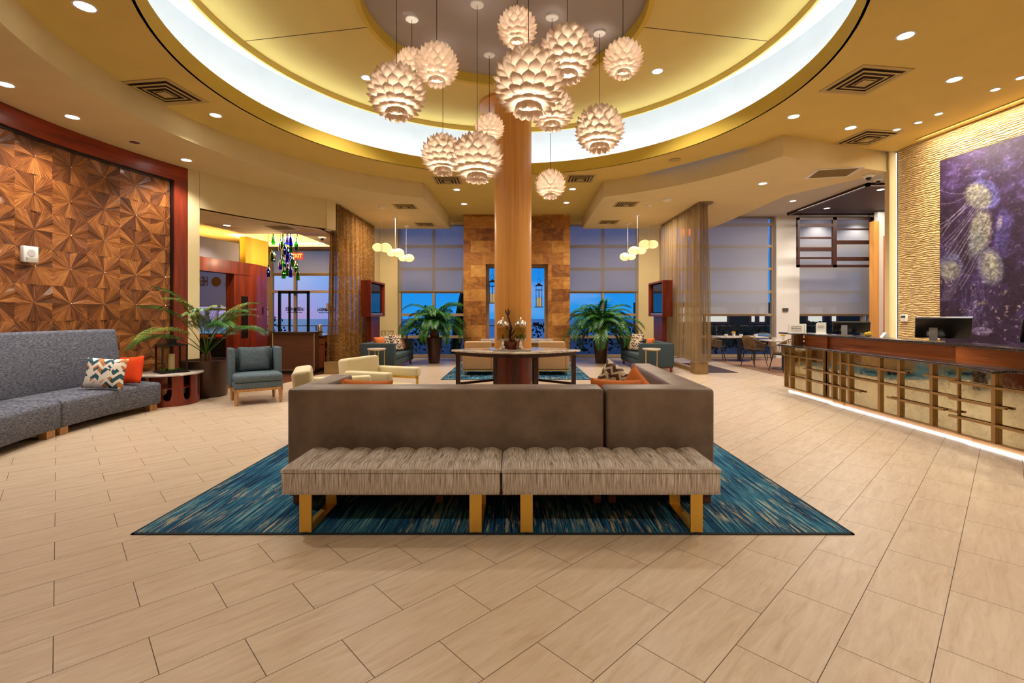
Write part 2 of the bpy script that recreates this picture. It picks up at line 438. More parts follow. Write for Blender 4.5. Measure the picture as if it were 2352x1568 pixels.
def ripple_mat():
    m, nt, b = new_mat('rippled_gold_stone')
    v = nt.coord(scale=(1, 1, 1))
    wv = nt.n('TexWave', {'Vector': nt.coord(scale=(.5, .5, 1)), 'Scale': 9., 'Distortion': 9., 'Detail': 3., 'Detail Scale': .9, 'Detail Roughness': .6}, wave_type='BANDS', bands_direction='Z')
    n = nt.noise(nt.coord(scale=(4, 4, 22)), 1., 5., .7, 1.)
    h = nt.math('ADD', nt.math('MULTIPLY', wv.outputs[1], .8), nt.math('MULTIPLY', n, .8))
    c = nt.ramp(h, [(.3, rgb(150, 110, 58)), (.7, rgb(206, 166, 104)), (1., rgb(232, 202, 148))])
    nt.put(b, 'Base Color', c); b.inputs['Roughness'].default_value = .55
    nt.put(b, 'Normal', nt.n('Bump', {'Strength': .9, 'Distance': .03, 'Height': h}))
    return m
RIPPLE = ripple_mat()

def stone_mat():
    m, nt, b = new_mat('gold_travertine_blocks')
    v = nt.n('TexCoord').outputs['Object']
    s = nt.n('SeparateXYZ', {0: v}); vec = nt.n('CombineXYZ', {0: nt.math('ADD', s.outputs[0], 20.), 1: s.outputs[2]}).outputs[0]
    br = nt.n('TexBrick', {'Vector': vec, 'Color1': (0, 0, 0, 1), 'Color2': (1, 1, 1, 1), 'Mortar': (.2, .2, .2, 1), 'Scale': 1., 'Mortar Size': .003, 'Brick Width': .62, 'Row Height': .37, 'Bias': 0.}, offset=.43)
    n = nt.noise(nt.coord(scale=(1.5, 1, 2.4)), 2.2, 6., .6, 1.2)
    f = nt.math('ADD', nt.math('MULTIPLY', n, .7), nt.math('MULTIPLY', br.outputs[0], .32))
    c = nt.ramp(f, [(.3, rgb(116, 66, 26)), (.5, rgb(168, 108, 46)), (.65, rgb(192, 136, 64)), (.85, rgb(214, 166, 92))])
    c = nt.mix(nt.math('MULTIPLY', br.outputs[1], .6), c, rgb(90, 56, 26))
    nt.put(b, 'Base Color', c); b.inputs['Roughness'].default_value = .45; return m
STONE = stone_mat()

def mirror_mat():
    m, nt, b = new_mat('antiqued_mirror')
    n = nt.noise(nt.coord(), 3.5, 6., .65); n2 = nt.noise(nt.coord(scale=(1, 1, 1)), 24., 5., .7)
    f = nt.math('MULTIPLY', nt.math('SUBTRACT', nt.math('ADD', nt.math('MULTIPLY', n, .6), nt.math('MULTIPLY', n2, .5)), .5, clamp=True), 2.4, clamp=True)
    c = nt.mix(f, (.62, .60, .45, 1), (.30, .27, .18, 1)); nt.put(b, 'Base Color', c)
    b.inputs['Metallic'].default_value = 1.
    nt.put(b, 'Roughness', nt.math('ADD', nt.math('MULTIPLY', f, .3), .035)); return m
MIRROR = mirror_mat()

def zig_mat(name, c0, c1, c2, sc=9.):
    m, nt, b = new_mat(name)
    s = nt.n('SeparateXYZ', {0: nt.coord(scale=(sc, sc, sc))})
    x, z = s.outputs[0], s.outputs[2]
    tri = nt.math('ABSOLUTE', nt.math('SUBTRACT', nt.math('FRACT', nt.math('MULTIPLY', x, .8)), .5))
    y = nt.math('ADD', z, nt.math('MULTIPLY', tri, 1.3))
    line = nt.math('LESS_THAN', nt.math('FRACT', y), .42)
    cell = nt.n('TexVoronoi', {'Vector': nt.coord(scale=(sc, sc, sc)), 'Scale': 1.6}, feature='F1')
    cc = nt.ramp(nt.n('SeparateXYZ', {0: cell.outputs[1]}).outputs[0], [(0, c1), (.4, c2), (.7, c0)], 'CONSTANT')
    nt.put(b, 'Base Color', nt.mix(line, cc, c0)); b.inputs['Roughness'].default_value = .9; return m
ZIG = zig_mat('zigzag_print', rgb(236, 226, 210), rgb(46, 84, 96), rgb(190, 122, 66))
LATT = zig_mat('lattice_print', rgb(214, 196, 170), rgb(74, 48, 40), rgb(96, 66, 52), 13.)
# ================================================================== the building
QX, QY = -.15, 6.41
def arc(R, a0, a1, n=48):
    return [(QX + R * math.cos(rad(a0 + (a1 - a0) * i / n)), QY + R * math.sin(rad(a0 + (a1 - a0) * i / n))) for i in range(n + 1)]
S = struct
# floor
S('floor', 'beige wood-look porcelain tile floor laid on the diagonal', MB().box(-11, 14, -4.2, 15.9, -.1, 0), FLOOR)
def slab(poly, z0, z1): return MB().prism(poly, z0, z1)
S('floor', 'dark red wood floor of the bar behind the column of curtains', slab([(-7.4, 8.9), (-5.95, 8.95), (-4.87, 9.9), (-4.77, 11.15), (-4.54, 12.), (-4.45, 14.7), (-10.5, 14.7), (-10.5, 9.)], 0, .006), FLOORW)
S('floor', 'terracotta brown carpet of the dining area by the right windows', slab([(6.16, 15.6), (6.16, 11.2), (7.15, 9.25), (12.4, 9.25), (12.4, 15.6)], 0, .008), M('terracotta_carpet', rgb(150, 112, 90), .95))

# main mustard ceiling with round opening
def holed(outer, R, z):
    bm = bmesh.new()
    def loop(pts):
        vs = [bm.verts.new((x, y, z)) for x, y in pts]; es = [bm.edges.new((vs[i], vs[(i + 1) % len(vs)])) for i in range(len(vs))]; return es
    es = loop(outer) + loop([(QX + R * math.cos(2 * PI * k / 128), QY + R * math.sin(2 * PI * k / 128)) for k in range(128)])
    bmesh.ops.triangle_fill(bm, edges=es, use_beauty=True)
    mb = MB(); mb.v = [tuple(v.co) for v in bm.verts]; bm.verts.index_update(); mb.f = [tuple(v.index for v in f.verts) for f in bm.faces]; bm.free(); return mb
R1 = 3.985
ceil = holed([(-8, -4.2), (8.6, -4.2), (7.15, 8.98), (4.6, 8.3), (2.2, 11.1), (2.2, 15.75), (-2.2, 15.75), (-2.3, 11.1), (-8, 11)], R1, 4.50)
ceil.v += [(x, y, z + .02) for x, y, z in ceil.v]; n_ = len(ceil.v) // 2; ceil.f += [tuple(i + n_ for i in f) for f in ceil.f]
C0 = S('ceiling', 'mustard yellow lobby ceiling with large round opening', ceil, YEL, recalc=False)
S('ceiling', 'deep mustard fascia ring around the round opening', MB().sweep([(R1, 4.50), (R1 + .03, 4.50), (R1 + .03, 4.74), (R1, 4.74)], 0, 360, 128, QX, QY), YELD, smooth=True)
S('ceiling', 'white glowing cove recess behind the fascia ring', MB().sweep([(R1 + .03, 4.53), (4.62, 4.53), (4.62, 5.72), (4.60, 5.72), (4.60, 4.55), (R1 + .03, 4.55)], 0, 360, 128, QX, QY), COVEW, smooth=True)
led = thing('cove_light', 'hidden white light strip running round the ceiling cove', 'cove light', (QX, QY, 4.56))
obj('light_strip', MB().sweep([(4.08, .0), (4.22, .0), (4.22, .03), (4.08, .03)], 0, 360, 96, 0, 0), COVE_E, led)
# upper ring
R2, R3 = 4.02, 1.90
ring = MB().sweep([(R3, 5.52), (R2 - .04, 5.52), (R2 - .04, 5.42), (R2, 5.42), (R2, 5.62), (R3, 5.62)], 0, 360, 128, QX, QY)
S('ceiling', 'floating mustard ceiling ring above the lit cove', ring, YEL, smooth=True)
S('ceiling', 'mustard rim around the grey centre dome', MB().sweep([(R3 - .02, 5.44), (R3 + .05, 5.44), (R3 + .05, 5.62), (R3 - .02, 5.62)], 0, 360, 96, QX, QY), YELD, smooth=True)
S('ceiling', 'grey round recess over the cluster of pendant lamps', MB().lathe([(R3, 5.60), (R3, 5.66)], 96, True, QX, QY), GREYC)
S('ceiling', 'white upper slab closing the cove', MB().lathe([(4.65, 5.72), (4.65, 5.8)], 96, True, QX, QY), COVEW)
for a in (10, 170):
    x0, y0 = QX + 1.97 * math.cos(rad(a)), QY + 1.97 * math.sin(rad(a)); x1, y1 = QX + 3.96 * math.cos(rad(a)), QY + 3.96 * math.sin(rad(a))
    S('trim_%d' % (1 if a == 10 else 2), 'thin control joint across the floating ceiling ring', MB().tube([(x0, y0, 5.52), (x1, y1, 5.52)], .006, 4), VENTD)

# soffits
leftpoly = arc(5.04, 113.6, 232, 72) + [(-7.5, 1.0), (-7.5, 9.6), (-6.0, 9.05)] + arc(6.37, 156.2, 132.3, 20) + [(-4.32, 11.37), (-4.32, 15.75), (-2.07, 15.75), (-2.07, 14.97)]
leftpoly = [p for p in leftpoly]
S('ceiling', 'cream curved soffit above the wood wall and left seating', slab(arc(5.04, 113.6, 232, 72) + [(-8.2, 1.0), (-8.2, 14.97), (-2.07, 14.97)], 4.14, 4.5), CREAM)
S('ceiling', 'cream curved soffit above the right seating and entrance', slab(arc(4.99, 64.4, 19.8, 40) + [(7.06, 9.02), (6.13, 10.8), (6.13, 14.9), (2.07, 14.97)], 4.14, 4.66), CREAM)
S('ceiling', 'grey cream dining ceiling beyond the front desk', MB().box(4.4, 12.8, 8.6, 15.8, 4.66, 4.7), LAV)
S('trim_3', 'aubergine ceiling panel with brown edging over the dining area', MB().prism([(8.66, 11.7), (12.4, 11.7), (12.4, 15.0), (8.66, 15.0)], 4.62, 4.66), PURPLE)
S('trim_4', 'brown edging of the aubergine ceiling panel', MB().box(8.58, 12.4, 15.0, 15.07, 4.58, 4.66).box(8.58, 8.66, 11.62, 15.07, 4.58, 4.66).box(8.58, 12.4, 11.62, 11.7, 4.58, 4.66), DARKW)
S('wall_dining_header', 'mustard band between lobby ceiling and dining ceiling', MB().box(7.05, 12.8, 8.95, 9.05, 4.5, 4.7), CREAM)

# header over the bar opening and lower bar ceiling
S('wall_bar_header', 'cream curved header above the bar opening', MB().sweep([(6.37, 3.45), (6.5, 3.45), (6.5, 4.16), (6.37, 4.16)], 156.2, 132.3, 24, QX, QY), CREAM, smooth=True)
S('wall_bar_return', 'short cream return beside the left sheer curtain', MB().prism([(-4.42, 11.1), (-4.32, 11.37), (-4.42, 11.44), (-4.56, 11.46), (-4.56, 14.6), (-4.62, 14.6), (-4.62, 11.1)], 3.45, 4.16), CREAM)
def holes(x0, x1, y0, y1, a0, a1, b0, b1, z, t):
    return MB().box(x0, a0, y0, y1, z, z + t).box(a1, x1, y0, y1, z, z + t).box(a0, a1, y0, b0, z, z + t).box(a0, a1, b1, y1, z, z + t)
bc = MB().prism([(-10.6, 8.95), (-6.05, 8.95)] + arc(6.40, 156.0, 132.3, 20)[1:] + [(-4.57, 11.3), (-4.57, 11.86), (-10.6, 11.86)], 3.45, 3.49)
bc.box(-10.6, -7.35, 11.86, 14.8, 3.45, 3.49).box(-5.45, -4.57, 11.86, 14.8, 3.45, 3.49).box(-7.35, -5.45, 14.1, 14.8, 3.45, 3.49)
S('ceiling', 'low tan ceiling of the bar with a raised rectangular tray', bc, TAN)
S('ceiling', 'glowing cream tray above the bottle chandelier', MB().box(-7.45, -5.35, 11.7, 14.2, 3.84, 3.88).box(-7.45, -7.35, 11.8, 14.2, 3.49, 3.84).box(-5.45, -5.35, 11.8, 14.2, 3.49, 3.84).box(-7.45, -5.35, 14.1, 14.2, 3.49, 3.84).box(-7.45, -5.35, 11.76, 11.86, 3.49, 3.84), CREAM)

# left curved wood wall
def pol(R, a, z): return (QX - R * math.cos(rad(a)), QY + R * math.sin(rad(a)), z)
NROW, PIT = 8, .503
ang = math.degrees(PIT / 6.48)
verts = []; faces = []; uvs = []
top_pin = 3.613
for ci in range(-14, 5):
    for ri in range(NROW):
        ac = 1.0 + ci * ang; zc = top_pin - ri * PIT
        base = len(verts)
        verts.append(pol(6.47, ac, zc)); uvs.append((ci + 20.5, ri + .5))
        k = 24
        for j in range(k):
            th = 2 * PI * j / k; cx, sy = math.cos(th), math.sin(th); sc = .5 / max(abs(cx), abs(sy))
            dx, dz = cx * sc, sy * sc
            rr = 6.465 if j % 4 == 0 else 6.473
            if j % 8 == 2: rr = 6.462
            aa = ac + dx * ang; aa = min(aa, 19.9)
            zz = zc + dz * PIT; zz = min(zz, 3.86)
            verts.append(pol(rr, aa, zz)); uvs.append((ci + 20.5 + dx * .998, ri + .5 - dz * .998))
        for j in range(k): faces.append((base, base + 1 + j, base + 1 + (j + 1) % k))
mb = MB(); mb.v = verts; mb.f = faces
wl = S('wall_left', 'curved feature wall of brown sunburst marquetry squares', mb, STAR)
uvl = wl.data.uv_layers.new(name='UVMap')
li = np.zeros(len(wl.data.loops), dtype=np.int32); wl.data.loops.foreach_get('vertex_index', li)
uvl.data.foreach_set('uv', np.array(uvs)[li].ravel())
pins = MB()
for ci in range(-14, 5):
    for ri in range(NROW):
        x, y, z = pol(6.455, 1.0 + ci * ang, top_pin - ri * PIT); pins.ball((x, y, z), .012, 8)
obj('wall_pins', pins, CHROME, wl)
S('wall_left_backing', 'dark backing wall behind the sunburst panels', MB().sweep([(6.52, 0), (6.6, 0), (6.6, 4.14), (6.52, 4.14)], 158.2, 250, 60, QX, QY), DARKW)
S('trim_5', 'dark cherry wood frame along the top of the sunburst wall', MB().sweep([(6.40, 3.87), (6.56, 3.87), (6.56, 4.138), (6.40, 4.138)], 158.0, 250, 60, QX, QY), REDWH, smooth=True)
S('trim_6', 'dark cherry wood upright at the right end of the sunburst wall', MB().sweep([(6.40, 0), (6.56, 0), (6.56, 3.87), (6.40, 3.87)], 158.0, 160.2, 4, QX, QY), REDW)
S('trim_7', 'black reveal between frame and sunburst panels', MB().sweep([(6.44, 3.835), (6.47, 3.835), (6.47, 3.87), (6.44, 3.87)], 160.2, 250, 60, QX, QY).sweep([(6.44, 0), (6.47, 0), (6.47, 3.87), (6.44, 3.87)], 160.2, 160.5, 2, QX, QY), DARK)
S('wall_left_pier', 'cream pier between the sunburst wall and the bar opening', MB().prism([pol(6.40, 22.0, 0)[:2], pol(6.37, 23.75, 0)[:2], pol(6.9, 23.75, 0)[:2], pol(6.9, 22.0, 0)[:2]], 0, 4.14), CREAM)
# enclosing walls out of view
S('wall_rear', 'plain cream wall behind the viewer', MB().box(-8.2, 8.8, -4.3, -4.2, 0, 4.5), CREAM)
S('wall_left_rear', 'plain cream wall behind the banquette', MB().box(-8.2, -8.1, -4.2, 2.5, 0, 4.5), CREAM)
S('wall_bar_left', 'dim wall closing the bar on the left', MB().box(-10.7, -10.6, 8.5, 14.8, 0, 3.5).box(-10.6, -6.35, 8.75, 8.85, 0, 3.5), CREAM)

# right wall (line X = 7.1+(8.98-D)*.108)
def rw(D, off=0): return 7.10 + (8.98 - D) * .108 + off
def rwall(y0, y1, z0, z1, o0, o1): return MB().prism([(rw(y0, o0), y0), (rw(y1, o0), y1), (rw(y1, o1), y1), (rw(y0, o1), y0)], z0, z1)
S('wall_right', 'rippled gold stone wall behind the front desk', rwall(-4.2, 8.86, 0, 4.5, 0, .15), RIPPLE)
S('wall_right_end', 'white end pier of the rippled stone wall', MB().prism([(7.0, 8.92), (7.14, 8.92), (7.3, 9.1), (7.05, 9.1)], 0, 4.5), CREAM)
edge = thing('edge_light', 'glowing vertical light line at the end of the rippled wall', 'edge light', (7.10, 8.885, 0))
obj('light_strip', MB().box(0, .006, -.006, .006, .9, 4.45), LEDD, edge)
S('wall_dining_right', 'white wall closing the dining room on the right', MB().box(12.7, 12.8, 9.0, 15.8, 0, 4.7).box(7.25, 12.8, 9.0, 9.1, 0, 4.7), WHITEW)
# wall grazing slot at top of right wall
S('ceiling', 'slot in the ceiling edge over the mural wall', rwall(4.0, 8.3, 4.47, 4.505, -.2, -.12), YEL)

# ------------------------------------------------ back wall with windows
YB = 15.7
wallm = MB()
wallm.box(-4.6, -3.92, YB, YB + .15, 0, 4.7)            # cream left of window
wallm.box(-3.92, -1.62, YB, YB + .15, 4.40, 4.7)
wallm.box(1.62, 4.03, YB, YB + .15, 4.40, 4.7)
wallm.box(4.03, 4.73, YB, YB + .15, 0, 4.7)
wallm.box(4.73, 8.54, YB, YB + .15, 4.66, 4.75).box(9.28, 11.75, YB, YB + .15, 4.66, 4.75)
S('wall_back', 'cream wall strips around the tall back windows', wallm, CREAM)
S('wall_back_pier', 'white pier between the dining windows', MB().box(8.52, 9.28, YB - .12, YB + .15, 0, 4.7), WHITEW)
S('wall_back_right', 'white wall beyond the dining windows', MB().box(11.72, 12.8, YB - .3, YB + .15, 0, 4.7), WHITEW)
# stone chimney-like wall
st = MB().box(-1.62, -.94, 14.55, 15.85, 0, 4.5).box(.97, 1.64, 14.55, 15.85, 0, 4.5).box(-.94, .97, 14.55, 15.85, 2.98, 4.5).box(-.94, .97, 14.55, 15.85, 0, .62)
S('wall_stone', 'gold travertine block wall behind the round column', st, STONE)
S('trim_8', 'pale stone ledge under the centre window', MB().box(-1.05, 1.08, 13.95, 14.56, .60, .70), MARBLEL)
S('wall_stone_ledge', 'low travertine plinth under the pale ledge', MB().box(-1.0, 1.03, 14.0, 14.56, 0, .60), STONE)
def window(idx, x0, x1, rails, mull, y=YB + .04, t=.09, label='', top=None, fr=FRAME, par=None):
    z0, z1 = rails[0], rails[-1]
    m = MB()
    for z in rails: m.box(x0, x1, y, y + .1, z - t / 2, z + t / 2)
    for x in [x0 + t / 2] + mull + [x1 - t / 2]: m.box(x - t / 2, x + t / 2, y - .01, y + .11, z0, z1)
    wn = obj('window_%d' % idx, m, fr); tag(wn, label, 'window', None, 'structure')
    obj('pane', MB().box(x0, x1, y + .045, y + .055, z0, z1), GLASS, wn)
    return wn
RA = [.07, .70, 1.43, 2.19, 2.95, 3.70, 4.42]
window(1, -3.90, -1.60, RA, [-2.74], label='tall gridded window left of the stone wall')
window(2, 1.62, 4.05, RA, [2.86], label='tall gridded window right of the stone wall')
window(3, 4.72, 8.54, RA + [4.66], [5.95], label='dining window behind the right sheer curtain')
window(4, 9.26, 11.74, RA + [4.66], [11.5], label='dining window behind the slatted screen')
window(5, -.94, .97, [.66, 2.96], [], y=14.9, label='narrow window in the gold stone wall with hanging lanterns')
window(6, -7.62, -4.60, [.85, 2.15, 2.68, 3.45], [-6.86, -5.74], y=14.72, t=.07, label='bar window with transom and lettered glass')
window(7, -10.55, -7.62, [.7, 1.6, 3.45], [], y=14.72, t=.07, label='bar window behind the wood portal')
S('wall_bar_back', 'dark low wall under the bar windows', MB().box(-10.6, -4.45, 14.7, 14.85, 0, .85), BARW)
S('wall_bar_corner', 'outer wall beside the left sheer curtain', MB().box(-4.6, -4.5, 14.6, 15.8, 0, 4.7), CREAM)
# window behind left curtain side
def shade(name, label, x0, x1, z0, z1, y, mat=SHADE, group=None, roll=True):
    t = thing(name, label, 'roller shade', ((x0 + x1) / 2, y, z1), 0, group)
    wd = (x1 - x0) / 2
    obj('shade_cloth', MB().box(-wd, wd, -.002, .002, z0 - z1, 0), mat, t)
    obj('hem_bar', MB().box(-wd, wd, -.008, .008, z0 - z1 - .02, z0 - z1), FRAME, t)
    return t
shade('roller_shade', 'translucent shade over the left gridded window', -3.88, -1.62, 2.22, 4.40, YB - .02)
shade('roller_shade', 'translucent shade over the window right of the stone wall', 1.64, 4.03, 2.22, 4.40, YB - .02)
shade('roller_shade', 'wide pale shade on the dining window beside the right sheer curtain', 6.03, 8.30, 1.47, 4.64, YB - .04, SHADE2)
shade('roller_shade', 'pale shade behind the brown slatted screen', 9.32, 11.62, 1.47, 4.64, YB - .04, SHADE2)
shade('roller_shade', 'blue-tinged shade at the top of the bar window behind the exit sign', -7.5, -4.62, 2.72, 3.42, 14.66, SHADE)
sh = shade('roller_shade', 'shade printed with reversed lettering seen through the wood portal', -10.4, -7.66, 1.70, 3.42, 14.66, SHADE2)
DISC = M('printed_lettering', rgb(150, 116, 84), .8)
lc = P(497, 647, 14.66)
for o_, bd, dx in ((0, 'HEADS', -.52), (0, 'LAGER', .52)):
    text('lettering', bd, .40, DISC, sh, (lc.x - sh.location.x + dx + (0), -.008, lc.z - sh.location.z), (PI / 2, 0, PI), .002, sx=.42, bold=.01)
obj('disc_print', MB().at((lc.x - sh.location.x, -.006, lc.z - sh.location.z), rx=PI / 2).cyl(0, 0, -.003, .003, .15, 32), DISC, sh)

# exterior
S('floor', 'dark terrace ground outside the windows', MB().box(-30, 40, 15.95, 30, -.35, -.05), M('terrace', rgb(40, 50, 62), .6))
sea = S('floor', 'blue evening sea out to the horizon', MB().box(-500, 500, 30, 800, -6.2, -6), M('sea_water', rgb(10, 60, 120), .25, bump=.3, bscale=2))
HEDGE = streak('dark_hedge', [(.35, rgb(6, 20, 14)), (.7, rgb(24, 52, 30))], (30, 30, 30), .9, 1.)
random.seed(8)
def bush(x, y, w_, h_, label):
    mb = MB()
    for k in range(420):
        a = random.uniform(0, 2 * PI); r = w_ * math.sqrt(random.random()); z = random.random() ** .6 * h_
        c = Vector((r * math.cos(a), r * math.sin(a) * .5, z)); s_ = random.uniform(.06, .13)
        d = Vector((random.uniform(-1, 1), random.uniform(-1, 1), random.uniform(.2, 1))).normalized() * s_
        e = d.cross(Vector((random.random(), random.random(), .3))).normalized() * s_ * .35
        mb.add([c - e, c + d * .5 - e, c + d, c + d * .5 + e, c + e], [(0, 1, 2, 3, 4)])
    o = obj('hedge', mb, HEDGE, recalc=False, loc=(x, y, -.05)); tag(o, label, 'hedge'); return o
bush(-3.3, 17.2, .9, 1.2, 'dark shrub outside the lower left gridded window')
bush(.7, 17., 1.3, 1.15, 'dark shrub outside the narrow stone wall window')
bush(3.3, 17.2, 1.2, 1.1, 'dark shrub outside the window right of the stone wall')
bush(7.8, 17.4, 1.5, 1.1, 'dark shrub outside the dining window')
bush(10.8, 17.4, 1.3, 1.2, 'dark shrub outside the window behind the front desk')
bush(-9.2, 16.6, 1.1, 1.4, 'dark shrub outside the bar window behind the wood portal')
rl = thing('terrace_railing', 'thin steel terrace railing outside the back windows', 'railing', (0, 19, -.05))
obj('top_rail', MB().box(-12, 12, -.02, .02, 1.02, 1.06), FRAME, rl)
for x in (-8, -4, 0, 4, 8): obj('post', MB().box(x - .02, x + .02, -.02, .02, 0, 1.02), FRAME, rl)
# neighbouring building with lit windows
bd = thing('building', 'low neighbouring building with lit windows outside the dining area', 'building', (11.5, 24, -.05))
obj('facade', MB().box(-5.5, 6, 0, .4, 0, 2.1), M('olive_stucco', rgb(44, 50, 40), .8), bd)
LITW = M('lit_window', rgb(240, 230, 190), .6, emit=(1, .9, .65, 1), es=.35)
for x0, x1 in ((-4.6, -4.35), (-3.3, -2.1), (-1.95, -.9), (.35, .5), (.75, 1.0), (2.2, 2.6), (3.2, 3.9), (4.4, 4.6)):
    wf = obj('window_frame', MB().box(x0 - .12, x1 + .12, -.04, 0, 1.0, 1.95), REDW, bd)
    obj('pane', MB().box(x0, x1, -.06, -.04, 1.12, 1.85), LITW, wf)
pt = thing('palm_trunk', 'leaning dark palm trunk outside the left gridded window', 'palm tree', (-2.1, 18.5, -.05))
obj('trunk', MB().tube([(-.3, 0, 0), (-.1, 0, 1.2), (.15, 0, 2.2), (.35, 0, 3.0)], .2, 10, .3), HEDGE, pt)
# ================================================================== furniture
def cushion(w_, h_, t_, n=14, pinch=.06):
    """soft square pillow standing in the XZ plane, centred on the origin"""
    mb = MB()
    def mk(sg):
        def fn(u, v):
            a, b = 2 * u - 1, 2 * v - 1
            k = max(0., (1 - abs(a) ** 3.2) * (1 - abs(b) ** 3.2)) ** .55
            ex = 1 - pinch * (1 - abs(b) ** 2) * abs(a); ez = 1 - pinch * (1 - abs(a) ** 2) * abs(b)
            return (a * w_ / 2 * ex, sg * t_ / 2 * k, b * h_ / 2 * ez)
        return fn
    mb.grid(mk(1), n, n).grid(mk(-1), n, n)
    return mb
def weld(o, d=.0005):
    bm = bmesh.new(); bm.from_mesh(o.data); bmesh.ops.remove_doubles(bm, verts=bm.verts, dist=d)
    bmesh.ops.recalc_face_normals(bm, faces=bm.faces); bm.to_mesh(o.data); bm.free(); return o
def pillow(name, label, loc, w_, h_, t_, mat, rz=0, rx=-.25, ry=0, group=None, cat='pillow'):
    t = obj(name, cushion(w_, h_, t_), mat, smooth=True); weld(t)
    t.location = loc; t.rotation_euler = (rx, ry, rz); return tag(t, label, cat, group)

# ---- rug under the main sofa
def rug(label, x0, x1, y0, y1, loc):
    t = thing('area_rug', label, 'rug', loc)
    obj('rug_pile', MB().box(x0 + .02, x1 - .02, y0 + .02, y1 - .02, 0, .009), RUG, t)
    obj('binding', MB().box(x0, x1, y0, y0 + .02, 0, .008).box(x0, x1, y1 - .02, y1, 0, .008).box(x0, x0 + .02, y0, y1, 0, .008).box(x1 - .02, x1, y0, y1, 0, .008), RUGE, t)
    return t
rug('large teal streaked rug under the taupe sectional sofas and benches', -2.365, 2.365, 0, 3.25, (-.155, 3.105, 0))
rug('small teal rug under the two tan armchairs beyond the round column', -1.67, 1.67, 0, 3.4, (0, 10.48, 0))

# ---- benches
def bench(label, x):
    t = thing('bench', label, 'bench', (x, 3.105, .009), 0, 'tufted benches in front of the sectional')
    W_, D_ = 1.437, .455; n = 9
    def top(u, v):
        xx = u * W_; yy = v * D_
        s_ = abs(math.sin(PI * n * u)) ** .55
        e = min(1, min(u, 1 - u) * 34) * .5 + .5; ev = min(1., min(v, 1 - v) * 14)
        z = .412 + (.026 * s_ * (.35 + .65 * ev ** .5) + .012 * ev ** .5) * e
        return (xx, yy, z)
    mb = MB().grid(top, n * 10, 12)
    mb.add([(0, 0, .395), (W_, 0, .395), (W_, D_, .395), (0, D_, .395)], [(0, 3, 2, 1)])
    nu = n * 10
    vs = [top(i / nu, 0) for i in range(nu + 1)]; mb.add([(p[0], p[1], .395) for p in vs] + vs, [(i, i + 1, i + 2 + nu, i + 1 + nu) for i in range(nu)])
    vs = [top(i / nu, 1) for i in range(nu + 1)]; mb.add([(p[0], p[1], .395) for p in vs] + vs, [(i, i + 1, i + 2 + nu, i + 1 + nu) for i in range(nu)])
    for u in (0, 1):
        vs = [top(u, j / 12) for j in range(13)]; mb.add([(p[0], p[1], .395) for p in vs] + vs, [(j, j + 1, j + 14, j + 13) for j in range(12)])
    c = obj('cushion', mb, BENCHF, t, smooth=True)
    obj('seat_box', MB().box(.002, W_ - .002, .004, D_ - .004, .256, .398), BENCHF, t, bevel=.012)
    obj('piping', MB().tube([(.004, 0, .40), (W_ - .004, 0, .40)], .005, 6).tube([(.004, .004, .258), (W_ - .004, .004, .258)], .004, 6).tube([(0, 0, .40), (0, D_, .40)], .005, 6).tube([(W_, 0, .40), (W_, D_, .40)], .005, 6), BENCHF, t)
    for lx in (.122, W_ - .202):
        f = obj('sled_leg', MB().box(lx, lx + .08, 0.005, .02, .006, .256).box(lx, lx + .08, D_ - .02, D_ - .005, .006, .256).box(lx, lx + .08, .02, D_ - .02, .006, .021), GOLD, t)
        obj('foot_pad', MB().cyl(lx + .04, .015, 0, .008, .018, 12), DARK, f); obj('foot_pad', MB().cyl(lx + .04, D_ - .03, 0, .008, .018, 12), DARK, f)
    return t
b0 = bench('tufted oatmeal striped bench on gold sled legs, the left one', -1.542)
bench('tufted oatmeal striped bench on gold sled legs, the right one', -.095)

# ---- taupe leather sectional
def legs(t, pts, z, s_=.05, mat=DARKW):
    for x, y in pts: obj('leg', MB().box(x - s_ / 2, x + s_ / 2, y - s_ / 2, y + s_ / 2, 0, z), mat, t)
WOODB = streak('walnut_plinth', [(.3, rgb(84, 44, 24)), (.7, rgb(120, 70, 40))], (3, 3, 30), .45, .03)
t = thing('sectional_sofa', 'long left piece of the taupe leather sectional, back to the benches', 'sofa', (-1.725, 3.575, .009))
obj('backrest', MB().box(0, 2.385, 0, .26, .105, .872), LEATHER, t, bevel=.025, seg=3)
obj('armrest', MB().box(0, .2, .262, .86, .105, .872), LEATHER, t, bevel=.025, seg=3)
for k in range(2): obj('seat_cushion', MB().box(.21 + k * 1.085, 1.29 + k * 1.085, .27, .88, .22, .43), LEATHER, t, bevel=.03, seg=3)
obj('plinth', MB().box(.02, 2.37, .02, .84, .06, .105), WOODB, t)
legs(t, [(.06, .06), (1.14, .06), (2.34, .06), (.06, .8), (2.34, .8)], .06, .055, WOODB)
t = thing('sectional_sofa', 'right corner piece of the taupe leather sectional with long return', 'sofa', (.678, 3.575, .009))
bk = MB().prism([(0, 0), (.815, 0), (.86, 1.88), (.63, 1.88), (.56, .26), (0, .26)], .105, .872)
obj('backrest', bk, LEATHER, t, bevel=.03, seg=3)
obj('seat_cushion', MB().box(0, .55, .27, .98, .22, .43), LEATHER, t, bevel=.03)
obj('seat_cushion', MB().box(0.0, .58, .99, 1.88, .22, .43), LEATHER, t, bevel=.03)
obj('plinth', MB().box(.02, .8, .02, 1.84, .06, .105), WOODB, t)
legs(t, [(.05, .06), (.77, .06), (.05, 1.8), (.78, 1.8)], .06, .055, WOODB)
pillow('pillow', 'rust orange pillow at the left end of the taupe sectional', (-1.3, 4.08, .665), .44, .44, .15, RUST, .1, -.3, .05)
pillow('pillow', 'rust orange pillow lying flat-topped against the right taupe corner sofa', (.86, 4.12, .665), .44, .44, .16, RUST, -.1, -.3, .03)
